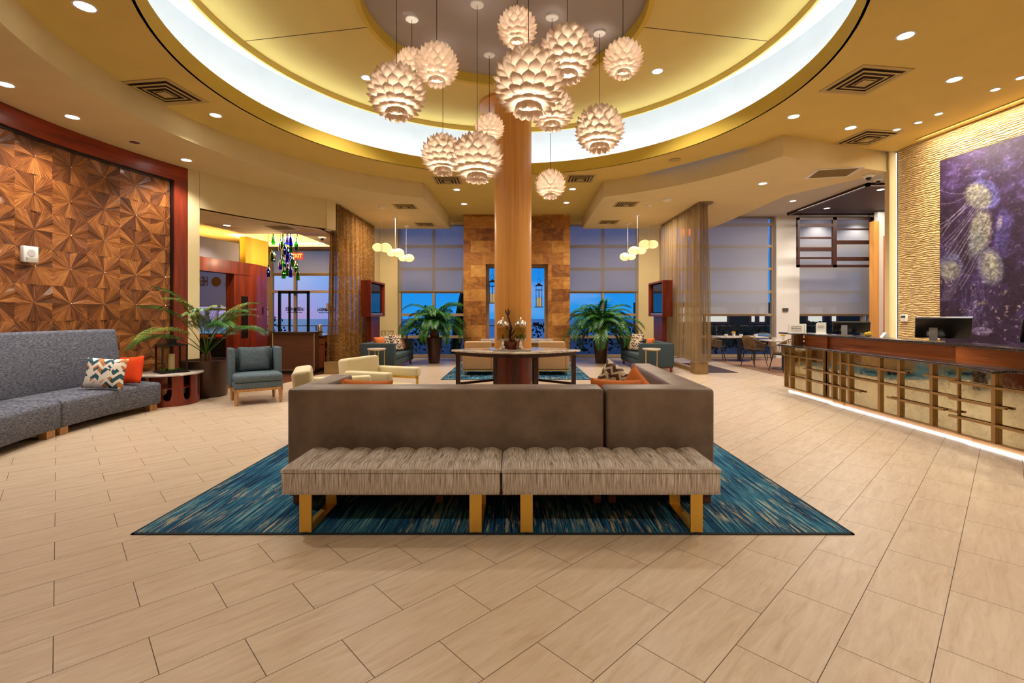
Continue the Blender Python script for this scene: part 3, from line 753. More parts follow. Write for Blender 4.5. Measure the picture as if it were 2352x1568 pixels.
pillow('pillow', 'cream and grey patterned pillow on the right taupe corner sofa', (.98, 4.72, .69), .46, .46, .14, LATT, -.55, -.3, .5)
pillow('pillow', 'rust orange pillow propped on its corner in the right taupe sofa', (1.06, 4.3, .70), .44, .44, .12, RUST, -1.35, -.3, .42)

# ---- curved grey banquette
def banq(name, label, a0, a1):
    t = thing(name, label, 'banquette', (QX, QY, 0), 0, 'curved grey banquette sections')
    st = [(5.32, .09), (5.30, .12), (5.30, .385), (5.325, .41), (5.6, .425), (5.98, .425), (6.05, .09)]
    obj('seat', MB().sweep(st, a0, a1, 22, 0, 0), GREYF, t, bevel=.012)
    bk_ = [(5.985, .40), (6.03, .80), (6.09, 1.19), (6.12, 1.215), (6.28, 1.215), (6.30, 1.19), (6.30, .12), (6.05, .12)]
    obj('backrest', MB().sweep(bk_, a0, a1, 22, 0, 0), GREYF, t, bevel=.012)
    for a in (a0 + .9 * (1 if a1 > a0 else -1), a1 - .9 * (1 if a1 > a0 else -1)):
        for r in (5.39, 6.15):
            obj('leg', MB().at((r * math.cos(rad(a)), r * math.sin(rad(a)), 0), rz=rad(a)).cbox((0, 0, .045), (.09, .12, .09)), LEGW, t)
    return t
banq('banquette', 'curved charcoal tweed banquette section with the pillows on it', 171.3, 188.2)
banq('banquette', 'curved charcoal tweed banquette section cut by the left picture edge', 188.45, 206)
pz = P(243, 852, 6.3)
pillow('pillow', 'square zigzag print pillow on the curved grey banquette', (-5.62, 6.5, .635), .50, .42, .15, ZIG, rad(10), -.22, .06)
pillow('pillow', 'plain orange pillow behind the zigzag one on the grey banquette', (-5.63, 6.92, .63), .46, .40, .14, ORANGE, rad(-12), -.22, -.08)

# ---- round side table with cut-out base
t = thing('side_table', 'round marble-topped side table with slotted cherry drum base', 'side table', (-5.62, 7.72, 0))
obj('tabletop', MB().lathe([(.44, .475), (.46, .48), (.46, .50), (.445, .505)], 48), MARBLEL, t, smooth=True)
drum = MB(); ns = 9
def slot(u, k):
    return None
RB = .40
for k in range(ns):  # panel with a U slot per sector
    a0 = 2 * PI * k / ns; da = 2 * PI / ns
    outer = []; m_ = 14
    def pt(u, z, r): return (r * math.cos(a0 + u * da), r * math.sin(a0 + u * da), z)
    # columns of quads around the slot; slot spans u .28-.72 from z .10 (rounded) to .47
    us = [0, .28] + [.28 + .44 * i / 8 for i in range(1, 9)] + [1.0]
    def zb(u):
        if u < .28 or u > .72: return None
        q = (u - .5) / .22; return .085 + .09 * (1 - math.sqrt(max(0, 1 - q * q)))
    for i in range(len(us) - 1):
        u0, u1 = us[i], us[i + 1]
        if u1 <= .2801 or u0 >= .7199: z0a = z1a = .475
        else: z0a, z1a = zb(u0), zb(u1)
        for r in (RB, RB - .025):
            drum.add([pt(u0, .012, r), pt(u1, .012, r), pt(u1, z1a, r), pt(u0, z0a, r)], [(0, 1, 2, 3)])
        if z0a < .47 or z1a < .47:
            drum.add([pt(u0, z0a, RB), pt(u1, z1a, RB), pt(u1, z1a, RB - .025), pt(u0, z0a, RB - .025)], [(0, 1, 2, 3)])
    for u in (.28, .72):
        drum.add([pt(u, .175, RB), pt(u, .475, RB), pt(u, .475, RB - .025), pt(u, .175, RB - .025)], [(0, 1, 2, 3)])
obj('drum_base', drum, REDW, t, recalc=True)
obj('inner_shelf', MB().lathe([(.36, .27), (.36, .285)], 32).lathe([(.40, 0), (.40, .012)], 32), REDW, t)

# lantern with candles
t = thing('lantern', 'black glass lantern with three candles on the marble side table', 'lantern', (-5.60, 7.72, .505), rad(52))
s_ = .175
fr = MB().box(-s_ - .02, s_ + .02, -s_ - .02, s_ + .02, 0, .02).box(-s_, s_, -s_, s_, .02, .03)
for sx in (-1, 1):
    for sy in (-1, 1): fr.cbox((sx * (s_ - .01), sy * (s_ - .01), .23), (.022, .022, .42))
for q in (.43,):
    fr.box(-s_ - .005, s_ + .005, -s_ - .005, -s_ + .02, q, q + .022).box(-s_ - .005, s_ + .005, s_ - .02, s_ + .005, q, q + .022).box(-s_ - .005, -s_ + .02, -s_, s_, q, q + .022).box(s_ - .02, s_ + .005, -s_, s_, q, q + .022)
obj('frame', fr, DARK, t)
obj('roof', MB().lathe([(.24, .452), (.10, .485)], 4, True).m and MB().at(rz=PI / 4).lathe([(.235, .452), (.085, .478)], 4), DARK, t)
obj('chimney', MB().box(-.055, .055, -.055, .055, .476, .53).box(-.07, .07, -.07, .07, .53, .542), DARK, t)
for k in range(4):
    obj('pane', MB().at(rz=k * PI / 2).box(-s_ + .02, s_ - .02, -s_ + .004, -s_ + .008, .03, .43), GLASSC, t)
for (x, y, r, h_) in ((-.02, .06, .045, .27), (-.06, -.08, .042, .17), (.07, -.03, .036, .10)):
    obj('candle', MB().lathe([(r * .98, .03), (r, .04), (r, .03 + h_ - .004), (r * .9, .03 + h_), (.004, .03 + h_ - .006)], 20), CANDLE, t, smooth=True)
random.seed(2)
ms = MB()
for k in range(16): ms.ball((random.uniform(-.13, .13), random.uniform(-.13, .13), .038), random.uniform(.02, .035), 8, .6)
mo = obj('moss', ms, MOSS, t, smooth=True); mo['kind'] = 'stuff'

# ---- palms
def palm(name, label, loc, pot, fronds, seed, Lr=(1.1, 1.4), leaf=.30, nl=34, mats=(LEAF, LEAFY), stem=.06, th=.25, elev=(25, 80), droop=.95, azs=None, split=0, wy=.2, bw=.014, s0=.2):
    random.seed(seed)
    rt, rb, hp = pot
    t = thing(name, label, 'potted palm', loc)
    obj('pot', MB().lathe([(rb * .96, 0), (rb, .02), (rt, hp - .02), (rt, hp), (rt - .03, hp), (rt - .035, hp - .06)], 40, True), POT, t, smooth=True)
    obj('soil', MB().lathe([(rt - .036, hp - .07), (rt - .036, hp - .05)], 24), SOIL, t)
    if th > .05:
        tr = MB()
        for k in range(3): tr.lathe([(stem * (1.1 - .2 * k), hp - .06), (stem * .9, hp + th * .5), (stem * .5, hp + th * (1 - .15 * k))], 9, True, .05 * math.cos(k * 2.1), .05 * math.sin(k * 2.1))
        obj('trunk', tr, TRUNK, t, smooth=True)
    for k in range(fronds):
        az = azs[k % len(azs)] + random.uniform(-.15, .15) if azs else k * 2.399 + random.uniform(-.2, .2)
        f_ = k / max(1, fronds - 1)
        el = rad(elev[1] + (elev[0] - elev[1]) * f_ + random.uniform(-6, 6))
        L = random.uniform(*Lr); n = 16; pts = []; p = Vector((0, 0, hp + th * .55)); e = el
        dr = droop * random.uniform(.8, 1.2)
        for i in range(n + 1):
            pts.append(p.copy()); s_ = i / n
            d = Vector((math.cos(az) * math.cos(e), math.sin(az) * math.cos(e), math.sin(e)))
            p = p + d * (L / n); e -= dr * (.6 + 1.9 * s_) / n * 1.15
        mb = MB().tube(pts, .008, 5, .002)
        side = Vector((-math.sin(az), math.cos(az), 0))
        for j in range(nl):
            s_ = s0 + (1 - s0) * j / nl; x = s_ * n; i = min(n - 1, int(x)); q = pts[i].lerp(pts[i + 1], x - i)
            d = (pts[i + 1] - pts[i]).normalized()
            ln = leaf * math.sin(PI * (.15 + .8 * s_ ** .8)) ** .6 * random.uniform(.85, 1.1) * (L / 1.25)
            for sg in (-1, 1):
                a = (side * sg * (1.0 - .45 * s_) + d * (.55 + .7 * s_) + Vector((0, 0, .22))).normalized()
                q1 = q + a * ln * .5; q2 = q1 + (a + Vector((0, 0, -.75))).normalized() * ln * .5
                wv = (d - a * d.dot(a)).normalized() * bw
                mb.add([q, q1 - wv, q1 + wv, q2], [(0, 1, 2), (1, 3, 2)])
        obj('frond', mb, mats[1] if random.random() < wy else mats[0], t, recalc=False)
    return t
palm('potted_palm', 'tall sparse palm in the wide bronze drum pot beside the bar opening', (-5.5, 8.42, 0), (.385, .33, .64), 16, 11, (1.15, 1.5), .34, 54, (LEAF, LEAFY), .04, .15, (46, 86), .82, [rad(a) for a in (225, 300, 20, 255, 345, 60, 280, 0, 235, 320, 95, 30, 265, 350, 310, 240)], 0, .45, .0055, .34)
palm('potted_palm', 'bushy palm in tapered bronze pot before the left gridded window', (-2.43, 14.05, 0), (.235, .16, .76), 36, 5, (1.0, 1.45), .42, 38, (LEAF, LEAF), .1, .3, (20, 89), 1.3, None, 0, .1)
palm('potted_palm', 'bushy palm in tapered bronze pot before the right gridded window', (2.50, 14.05, 0), (.235, .16, .76), 40, 9, (1.05, 1.45), .42, 38, (LEAF, LEAF), .1, .3, (20, 89), 1.3, None, 0, .1)

# ---- slate blue slipper chair
t = thing('armchair', 'slate blue tweed armchair with low wing back beside the drum-potted palm', 'armchair', (-4.12, 7.62, 0), rad(36))
w2 = .345
obj('seat', MB().box(-w2, w2, 0, .70, .255, .36), BLUEF, t, bevel=.02, seg=3)
obj('seat_cushion', MB().box(-w2 - .005, w2 + .005, -.02, .66, .36, .485), BLUEF, t, bevel=.045, seg=4)
obj('backrest', MB().at((0, .62, .36), rx=-.08).box(-w2 + .05, w2 - .05, 0, .12, 0, .50), BLUEF, t, bevel=.02, seg=3)
for sx in (-1, 1):
    obj('wing', MB().box(sx * w2 - .045 - .0, sx * w2 + .045, .34, .76, .28, .885), BLUEF, t, bevel=.018, seg=3)
bc_ = cushion(.50, .42, .16); o = obj('back_cushion', bc_, BLUEF, t, smooth=True); weld(o); o.location = (0, .56, .69); o.rotation_euler = (-.12, 0, 0)
obj('rail', MB().box(-w2, w2, .0, .03, .215, .258).box(-w2, w2, .67, .70, .215, .258).box(-w2, -w2 + .03, 0, .7, .215, .258).box(w2 - .03, w2, 0, .7, .215, .258), LEGW, t)
for sx in (-1, 1):
    for y in (.025, .66):
        obj('leg', MB().lathe([(.022, 0), (.036, .255)], 4, True, sx * (w2 - .03), y), LEGW, t)

# ---- armchairs with gold frames
def lounge(name, label, loc, rz, mat, group=None, bh=.85, ah=.66, w_=.82):
    t = thing(name, label, 'armchair', loc, rz, group); w2 = w_ / 2
    obj('seat_cushion', MB().box(-w2 + .13, w2 - .13, 0, .62, .26, .44), mat, t, bevel=.04, seg=3)
    obj('backrest', MB().at((0, .60, .14), rx=-.1).box(-w2 + .06, w2 - .06, 0, .20, 0, bh - .16), mat, t, bevel=.045, seg=4)
    for sx in (-1, 1):
        obj('armrest', MB().box(sx * (w2 - .06) - .06, sx * (w2 - .06) + .06, -.02, .70, ah - .13, ah), mat, t, bevel=.03, seg=3)
        a = sx * (w2 - .06)
        obj('arm_frame', MB().box(a - .015, a + .015, 0.0, .025, 0.005, ah - .13).box(a - .015, a + .015, .66, .685, .005, ah - .13).box(a - .015, a + .015, 0, .685, 0.005, .03).box(a - .015, a + .015, 0, .685, ah - .165, ah - .13), GOLD, t)
        obj('side_panel', MB().box(a - .01, a + .01, .03, .66, .22, ah - .3), mat, t)
    obj('seat_frame', MB().box(-w2 + .05, w2 - .05, .02, .58, .225, .26), GOLD, t)
    return t
cA = lounge('armchair', 'cream leather armchair facing the column, beyond the left sofa arm', (-1.56, 6.63, .009), rad(70), mat=CREAML)
lounge('armchair', 'cream leather armchair mostly hidden behind the left sofa arm', (-1.74, 5.73, .009), rad(112), mat=CREAML, w_=.78)
def tanchair(label, x):
    t = thing('armchair', label, 'armchair', (x, 11.2, .012), 0, 'tan armchairs on the small teal rug'); w2 = .39
    obj('backrest', MB().box(-w2 + .05, w2 - .10, 0, .17, .12, .79), TANL, t, bevel=.035, seg=3)
    for sx in (-1, 1): obj('armrest', MB().box(sx * (w2 - .055) - .055, sx * (w2 - .055) + .055, .02, .78, .12, .60), TANL, t, bevel=.03, seg=3)
    obj('seat_cushion', MB().box(-w2 + .11, w2 - .11, .17, .78, .14, .42), TANL, t, bevel=.03)
    obj('base_frame', MB().box(-w2, w2, .0, .76, .095, .12), GOLDB, t)
    legs(t, [(-w2 + .04, .03), (w2 - .04, .03), (-w2 + .04, .73), (w2 - .04, .73)], .095, .025, GOLDB)
tanchair('tan leather armchair seen from behind, left of the round column', -.885)
tanchair('tan leather armchair seen from behind, right of the round column', .865)

# ---- teal sofas
def tealsofa(label, x, sgn):
    t = thing('sofa', label, 'sofa', (x, 11.8, 0), 0, 'teal sofas in front of the sheer curtains')
    X = lambda v: sgn * v
    def bx(a, b, *r): return MB().box(min(X(a), X(b)), max(X(a), X(b)), *r)
    # local: 0 = front edge of the seat, .86 = back, facing the room axis
    obj('armrest', bx(0, .86, 0, .14, .13, .72), TEALF, t, bevel=.025)
    obj('armrest', bx(0, .86, 2.0, 2.14, .13, .72), TEALF, t, bevel=.025)
    obj('backrest', bx(.66, .86, .14, 2.0, .13, .72), TEALF, t, bevel=.025)
    obj('seat', bx(.02, .66, .14, 2.0, .13, .30), TEALF, t, bevel=.015)
    for k in range(3): obj('seat_cushion', bx(0, .66, .145 + k * .62, .755 + k * .62, .305, .43), TEALF, t, bevel=.03, seg=3)
    obj('base_frame', bx(.03, .84, .03, 2.11, .10, .13), REDW, t)
    for x_, y_ in ((.07, .06), (.8, .06), (.07, 2.06), (.8, 2.06)): obj('leg', MB().box(X(x_) - .025, X(x_) + .025, y_ - .025, y_ + .025, 0, .10), REDW, t)
tealsofa('dark teal sofa under the left wall screen', -3.02, -1)
tealsofa('dark teal sofa under the right wall screen', 3.06, 1)
pillow('pillow', 'lattice print pillow nearest the front of the left teal sofa', (-3.3, 13.1, .66), .46, .46, .14, LATT, rad(60), -.3)
pillow('pillow', 'rust pillow leaning behind the lattice one on the left teal sofa', (-3.28, 13.4, .66), .46, .46, .14, RUST, rad(75), -.3)
pillow('pillow', 'second lattice print pillow further back on the left teal sofa', (-3.45, 12.6, .68), .42, .42, .14, LATT, rad(85), -.2)
pillow('pillow', 'orange pillow by the near arm of the left teal sofa', (-3.5, 12.2, .66), .42, .42, .14, RUST, rad(70), -.2)
pillow('pillow', 'lattice print pillow propped up on the right teal sofa', (3.28, 13.0, .68), .48, .48, .14, LATT, rad(-60), -.3)
pillow('pillow', 'rust pillow behind the lattice one on the right teal sofa', (3.3, 13.35, .66), .46, .46, .14, RUST, rad(-70), -.3)
pillow('pillow', 'orange pillow by the near arm of the right teal sofa', (3.45, 12.3, .64), .4, .4, .14, RUST, rad(-80), -.2)

# ---- small gold side tables
def drinktable(label, x, y):
    t = thing('drink_table', label, 'side table', (x, y, 0), 0, 'small gold side tables by the teal sofas')
    obj('tabletop', MB().lathe([(.205, .605), (.215, .61), (.215, .632), (.205, .637)], 32), MARBLEL, t, smooth=True)
    obj('top_ring', MB().lathe([(.17, .59), (.19, .59), (.19, .605), (.17, .605)], 32), GOLDB, t)
    obj('base_ring', MB().lathe([(.18, 0), (.2, 0), (.2, .012), (.18, .012)], 32), GOLDB, t)
    for k in range(4): obj('leg', MB().cyl(.18 * math.cos(k * PI / 2 + .5), .18 * math.sin(k * PI / 2 + .5), .012, .592, .010, 8), GOLDB, t)
drinktable('white topped table on thin gold legs at the end of the left teal sofa', -3.32, 11.3)
drinktable('white topped table on thin gold legs at the end of the right teal sofa', 3.21, 11.3)

# ---- wall screens in cherry boxes
def screen(label, x, sgn):
    t = thing('television', label, 'television', (x, 13.0, 1.38), 0)
    X = lambda v: sgn * v
    def bx(m, a, b, *r): return m.box(min(X(a), X(b)), max(X(a), X(b)), *r)
    cab = MB(); D_ = 1.4; h_ = 1.0
    bx(cab, 0, .27, 0, .05, 0, h_); bx(cab, 0, .27, D_ - .05, D_, 0, h_); bx(cab, 0, .27, .05, D_ - .05, 0, .05); bx(cab, 0, .27, .05, D_ - .05, h_ - .05, h_); bx(cab, .24, .27, .05, D_ - .05, .05, h_ - .05)
    obj('cabinet', cab, REDW, t)
    obj('screen', bx(MB(), .07, .12, .08, D_ - .08, .12, h_ - .08), M('screen_glass', rgb(6, 8, 14), .08, spec=.7), t)
    obj('soundbar', bx(MB(), .03, .09, .12, D_ - .12, .055, .095), CHROME, t)
    obj('post', bx(MB(), .1, .22, .35, 1.2, -1.37, 0), REDW, t)
    return t
screen('screen in a red cherry box on the left, over the dark teal sofa', -3.98, -1)
screen('screen in a red cherry box on the right, by the taupe sheer curtain', 4.0, 1)
t = thing('wire_basket', 'dark wire basket stand behind the left teal sofa', 'basket', (-4.05, 14.9, 0))
wb = MB()
for k in range(8):
    a = k * PI / 4; wb.tube([(.13 * math.cos(a), .13 * math.sin(a), .6), (.2 * math.cos(a), .2 * math.sin(a), .92)], .006, 4)
for r, z in ((.13, .6), (.2, .92)): wb.tube([(r * math.cos(a * PI / 8), r * math.sin(a * PI / 8), z) for a in range(17)], .008, 4)
obj('wires', wb, BRONZE, t); obj('stand', MB().cyl(0, 0, 0, .6, .02, 8).cyl(0, 0, 0, .02, .16, 20), BRONZE, t)

# ---- round column
S('wall_column', 'round column clad in golden brown wood veneer', MB().lathe([(.36, .74), (.36, 5.52)], 64, True, -.065, 9.3), OAK, smooth=True)
S('wall_column_base', 'cherry red wood base of the round column', MB().lathe([(.37, 0), (.37, .74), (.355, .745)], 64, True, -.065, 9.3), REDW, smooth=True)
S('trim_9', 'wood collar disc at the top of the round column', MB().lathe([(.62, 5.46), (.64, 5.47), (.64, 5.52)], 64, True, -.085, 9.3), OAK, smooth=True)

# ---- lens shaped marble table
t = thing('console_table', 'lens-shaped marble table on dark wood legs around the round column', 'table', (-.01, 9.08, 0))
def lens(a, fr_, bk_, n=30):
    pts = []
    for i in range(n + 1):
        u = -1 + 2 * i / n; pts.append((a * u, -fr_ * (1 - abs(u) ** 1.9)))
    for i in range(1, n):
        u = 1 - 2 * i / n; pts.append((a * u, bk_ * (1 - abs(u) ** 1.9)))
    return pts
obj('tabletop', MB().prism(lens(1.235, .66, .72), .735, .77), MARBLE, t, bevel=.006)
obj('apron', MB().prism(lens(1.16, .60, .66), .665, .735), DARKW, t)
for x, y in ((-1.10, -.02), (1.10, -.02), (0.0, -.53), (-.37, .56), (.37, .56), (-.37, -.42), (.37, -.42)):
    obj('leg', MB().box(x - .04, x + .04, y - .04, y + .04, 0, .67), DARKW, t)
for sx in (-1, 1): obj('stretcher', MB().at((sx * 1.1, -.02, .12), rz=math.atan2(.58, -sx * .73)).box(0, .93, -.02, .02, -.02, .025), DARKW, t)

# drink dispensers
def dispenser(label, x, lemon, lid_off=0):
    t = thing('drink_dispenser', label, 'drink dispenser', (x, 8.78, .797))
    obj('stand', MB().lathe([(.10, 0), (.10, .012), (.045, .03), (.05, .06), (.028, .09), (.035, .13), (.02, .15), (.09, .165), (.115, .17), (.115, .205), (.10, .205)], 32), CHROME, t, smooth=True)
    obj('jar', MB().lathe([(.11, .205), (.112, .21), (.112, .43), (.108, .43), (.108, .21)], 32, False), GLASSC, t, smooth=True)
    obj('water', MB().lathe([(.104, .208), (.104, .40)], 28), WATER, t, smooth=True)
    lid = obj('lid', MB().lathe([(.118, .43), (.118, .47), (.10, .50), (.07, .53), (.02, .545), (.012, .56), (.022, .575), (.012, .59)], 32), CHROME, t, smooth=True)
    tp = obj('tap', MB().tube([(0, -.10, .235), (0, -.15, .235), (0, -.155, .20)], .012, 8).box(-.008, .008, -.165, -.15, .24, .285), DARK, t)
    if lemon:
        random.seed(6)
        for k, (a, z, m_) in enumerate(((0.3, .24, LIME), (1.6, .25, LEMON), (2.8, .24, LIME), (4.0, .26, LEMON), (5.2, .25, LIME), (4.9, .36, LEMON), (3.4, .29, LEMON), (5.8, .3, LEMON))):
            obj('fruit_slice', MB().at((.055 * math.cos(a), .055 * math.sin(a), z), rx=1.2, rz=a).cyl(0, 0, -.006, .006, .036, 16), m_, t)
    return t
dispenser('polished steel drink dispenser with plain water, left on the marble table', -.245, False)
dispenser('polished steel drink dispenser with lemon and lime slices on the marble table', .075, True)
tr = obj('serving_tray', MB().box(-.34, .34, -.13, .13, 0, .012).box(-.36, .36, -.15, .15, .012, .022), MARBLEL, loc=(-.08, 8.78, .772)); tag(tr, 'pale tray under the two drink dispensers', 'tray')
t = thing('driftwood', 'dark driftwood sculpture between the two drink dispensers', 'sculpture', (-.1, 8.88, .797))
random.seed(12)
dw = MB().tube([(.02, 0, 0), (.0, -.01, .12), (-.03, 0, .25), (.01, 0, .38), (-.03, 0, .52), (-.07, 0, .66)], .04, 8, .012)
for a in ((-.07, .66, -.11, .73), (-.06, .66, -.05, .75), (-.05, .64, -.02, .71), (0, .12, .12, .2), (0, .1, -.1, .14), (.0, .25, .1, .4), (0, .3, -.1, .44)):
    dw.tube([(a[0], 0, a[1]), ((a[0] + a[2]) / 2, .02, (a[1] + a[3]) / 2 - .01), (a[2], 0, a[3])], .02, 7, .008)
obj('branch', dw, DRIFT, t, smooth=True)
obj('pot_base', MB().lathe([(.10, -.006), (.15, .14), (.14, .14)], 24), REDW, t, smooth=True)

# hanging lanterns in the window
def hanglantern(label, x, z, y=14.7):
    t = thing('candle_lantern', label, 'lantern', (x, y, z))
    obj('frame', MB().lathe([(.14, 0), (.14, .02)], 20).cyl(.09, 0, .02, .55, .007, 6).cyl(-.09, 0, .02, .55, .007, 6).cyl(0, .09, .02, .55, .007, 6).cyl(0, -.09, .02, .55, .007, 6).lathe([(.12, .53), (.12, .545)], 20), DARK, t)
    obj('hood', MB().lathe([(.15, .66), (.04, .72), (.02, .76)], 20).cyl(.09, 0, .55, .66, .006, 6).cyl(-.09, 0, .55, .66, .006, 6), DARK, t)
    obj('handle', MB().tube([(.05 * math.cos(a * PI / 8), 0, .75 + .15 * math.sin(a * PI / 8)) for a in range(9)], .005, 5).tube([(0, 0, .9), (0, 0, 2.95 - z)], .003, 4), DARK, t)
    obj('candle', MB().cyl(0, 0, .02, .30, .07, 16), CANDLE, t)
    obj('glass_sleeve', MB().lathe([(.085, .02), (.085, .33)], 20, False), GLASSC, t)
    return t
hanglantern('black candle lantern hanging in the centre window, right of the column', .70, 1.66)
hanglantern('black candle lantern hanging in the centre window, left of the column', -.74, 1.78)

# ---- sheer curtains
def curtain(label, x, y0, y1, ztop, zbot, mat, sgn, amp, per, seed):
    random.seed(seed)
    t = thing('sheer_curtain', label, 'curtain', (x, y0, 0))
    n = 220; L = y1 - y0; pts = [(0.26 * -sgn * -1, -.02)]
    pts = []
    for i in range(41): # front return
        u = i / 40; pts.append((sgn * (.28 - .28 * u), amp * .8 * math.sin(u * 19)))
    for i in range(1, n + 1):
        u = i / n; pts.append((amp * math.sin(u * L / per * 2 * PI + math.sin(u * 9) * 1.3) + .3 * amp * math.sin(u * 41), u * L))
    vs = []; fs = []; m_ = len(pts); zs = [zbot, zbot + (ztop - zbot) * .3, zbot + (ztop - zbot) * .7, ztop]
    for k, z in enumerate(zs):
        f = 1 - .35 * (k / 3)
        for i, (a, b) in enumerate(pts): vs.append((a * f + (.02 * math.sin(i * .7 + k)), b, z))
    for k in range(3):
        for i in range(m_ - 1): fs.append((k * m_ + i, k * m_ + i + 1, (k + 1) * m_ + i + 1, (k + 1) * m_ + i))
    mb = MB().add(vs, fs)
    obj('fabric', mb, mat, t, smooth=False, recalc=False).data.polygons.foreach_set('use_smooth', [True] * len(fs))
    obj('track', MB().box(min(0, sgn * .3) - .02, max(0, sgn * .3) + .02, -.03, L, ztop, ztop + .02), BRONZE, t)
    return t
curtain('bronze sheer curtain with scroll pattern on the left', -4.37, 11.62, 14.6, 4.11, .30, CURT_L, -1, .07, .30, 1)
curtain('taupe sheer curtain hanging in folds on the right', 4.40, 11.4, 14.4, 4.11, .30, CURT_R, 1, .065, .20, 2)
BASEM = streak('taupe_base_panel', [(.3, rgb(120, 92, 54)), (.7, rgb(152, 120, 76))], (3, 3, 3), .5, 0)
for nm, x in (('left', -4.47), ('right', 4.46)):
    S('wall_curtain_base_' + nm, 'low tan plinth at the foot of the %s sheer curtain' % nm, MB().box(x - .16, x + .16, 11.45, 11.75, 0, .29).box(x - .16, x + .16, 14.2, 14.5, 0, .29).box(x - .05, x + .1, 11.75, 14.2, 0, .10), BASEM)
# ================================================================== front desk
t = thing('reception_desk', 'long reception desk with antiqued mirror panels, wood band and dark granite top', 'desk', (4.95, 6.5, 0))
T = lambda: MB().at((-4.95, -6.5, 0))
obj('countertop', T().prism([(5.03, 9.12), (5.10, 7.9), (5.10, 5.46), (4.92, 4.6), (4.80, 3.1), (5.5, 3.1), (5.5, 9.12)], 1.072, 1.102), GRANITE, t, bevel=.004)
obj('ledge', T().prism([(4.83, 8.80), (4.88, 7.7), (4.85, 5.2), (4.62, 4.62), (4.90, 4.66), (4.88, 3.1), (5.25, 3.1), (5.25, 8.80)], .862, .890), GRANITE, t, bevel=.004)
obj('wood_band', T().box(5.2, 5.3, 7.96, 8.58, .89, 1.072), ROSE, t)
obj('wood_band', T().box(5.24, 5.3, 7.78, 7.96, .89, 1.072), ROSE, t)
obj('wood_band', T().box(5.2, 5.3, 5.54, 7.78, .89, 1.072), ROSE, t)
obj('wood_band', T().box(5.12, 5.3, 3.1, 5.54, .89, 1.072), ROSE, t)
obj('corner_post', T().box(5.02, 5.10, 8.60, 8.68, .89, 1.072).box(5.12, 5.18, 8.58, 8.66, .89, 1.072), BRONZE, t)
obj('body', T().box(5.02, 5.45, 3.1, 8.7, .12, .862).box(5.3, 5.45, 3.1, 8.58, .862, 1.072).box(5.22, 5.4, 3.1, 8.6, 0, .12), DARK, t)
obj('kick_base', T().box(5.14, 5.2, 7.66, 8.75, .0, .12).box(5.10, 5.2, 7.42, 7.66, 0, .12).box(5.12, 5.2, 5.3, 7.42, 0, .12).box(5.08, 5.2, 3.1, 5.3, 0, .12), KICKW, t)
le = obj('led_strip', T().box(5.10, 5.13, 7.66, 8.9, .004, .022).box(5.06, 5.09, 5.3, 7.66, .004, .022).box(5.03, 5.07, 3.1, 5.3, .004, .022), LEDD, t)
panels = [(7.68, 8.74, 4.965), (7.46, 7.62, 4.975), (7.26, 7.42, 4.975), (6.5, 7.22, 4.965), (5.32, 6.5, 4.955), (4.2, 5.28, 4.925), (3.1, 4.2, 4.92)]
for y0, y1, x in panels:
    obj('mirror_panel', T().box(x, x + .012, y0, y1, .125, .862), MIRROR, t)
FR = .016
for y, x in ((8.74, 4.95), (8.56, 4.95), (8.08, 4.95), (7.64, 4.95), (7.44, 4.96), (7.24, 4.95), (7.06, 4.95), (6.47, 4.95), (6.13, 4.945), (5.65, 4.945), (5.29, 4.93), (4.88, 4.91), (4.3, 4.91), (3.7, 4.91)):
    wd = .014 if y in (7.64, 5.29, 8.74) else .034
    obj('vertical_bar', T().box(x - .022, x + .014, y - wd * .8, y + wd * .5, .12, .862), BRONZE, t)
for z, y0, y1, x in ((.70, 7.62, 8.8, 4.93), (.705, 6.0, 7.2, 4.93), (.515, 5.3, 8.15, 4.93), (.335, 6.8, 8.6, 4.93), (.71, 5.3, 5.74, 4.925), (.345, 5.46, 6.3, 4.925), (.69, 4.1, 5.36, 4.89), (.50, 4.74, 5.36, 4.89), (.305, 4.1, 5.36, 4.89), (.36, 5.26, 5.36, 4.89), (.6, 3.2, 4.2, 4.89)):
    obj('horizontal_bar', T().box(x - .02, x + .012, y0, y1, z - .012, z + .012), BRONZE, t)
obj('frame_rail', T().box(4.94, 4.98, 5.3, 8.75, .11, .125).box(4.91, 4.98, 3.1, 5.3, .11, .125), BRONZE, t)

def monitor(label, x, y, w_, h_, rz, lean=.32):
    t = thing('computer_monitor', label, 'monitor', (x, y, 1.102), rad(rz))
    M_ = lambda: MB().at((0, .05, .035), rx=lean)
    obj('back_cover', M_().box(-w_ / 2, w_ / 2, 0, .018, 0, h_), BLACKP, t, bevel=.004)
    obj('bezel', M_().box(-w_ / 2 - .004, w_ / 2 + .004, .019, .026, -.004, h_ + .006), CHROME, t)
    obj('stand', MB().box(-.13, -.05, -.03, -.015, 0.006, .17).box(-.13, -.05, -.015, .10, .15, .17), M('silver_plastic', rgb(150, 148, 150), .35), t)
    obj('foot', MB().box(-.16, .02, -.05, .12, 0, .006), CHROME, t)
    return t
mA = monitor('dark computer monitor at the far end of the desk, nearest the printed signs', 5.42, 7.7, .5, .20, -32, .5)
m2 = monitor('dark computer monitor with a small round logo before the purple mural', 5.38, 6.0, .53, .29, -38, .5)
text('logo', 'hp', .06, CHROME, m2, (-.04, -.055, .035 + .2), (PI / 2 + .5, 0, 0), .0005)
monitor('dark computer monitor cut by the right picture edge', 5.62, 4.95, .5, .26, -30)
t = thing('desk_sign', 'white block sign reading Hilton at the far end of the desk', 'sign', (4.97, 8.42, 1.102), rad(-8))
obj('block', MB().box(-.13, .12, 0, .05, 0, .17), PAPER, t); obj('side_fin', MB().box(.125, .15, -.01, .06, 0, .172), WHITEP, t)
GINK = M('grey_ink', rgb(96, 84, 76), .6)
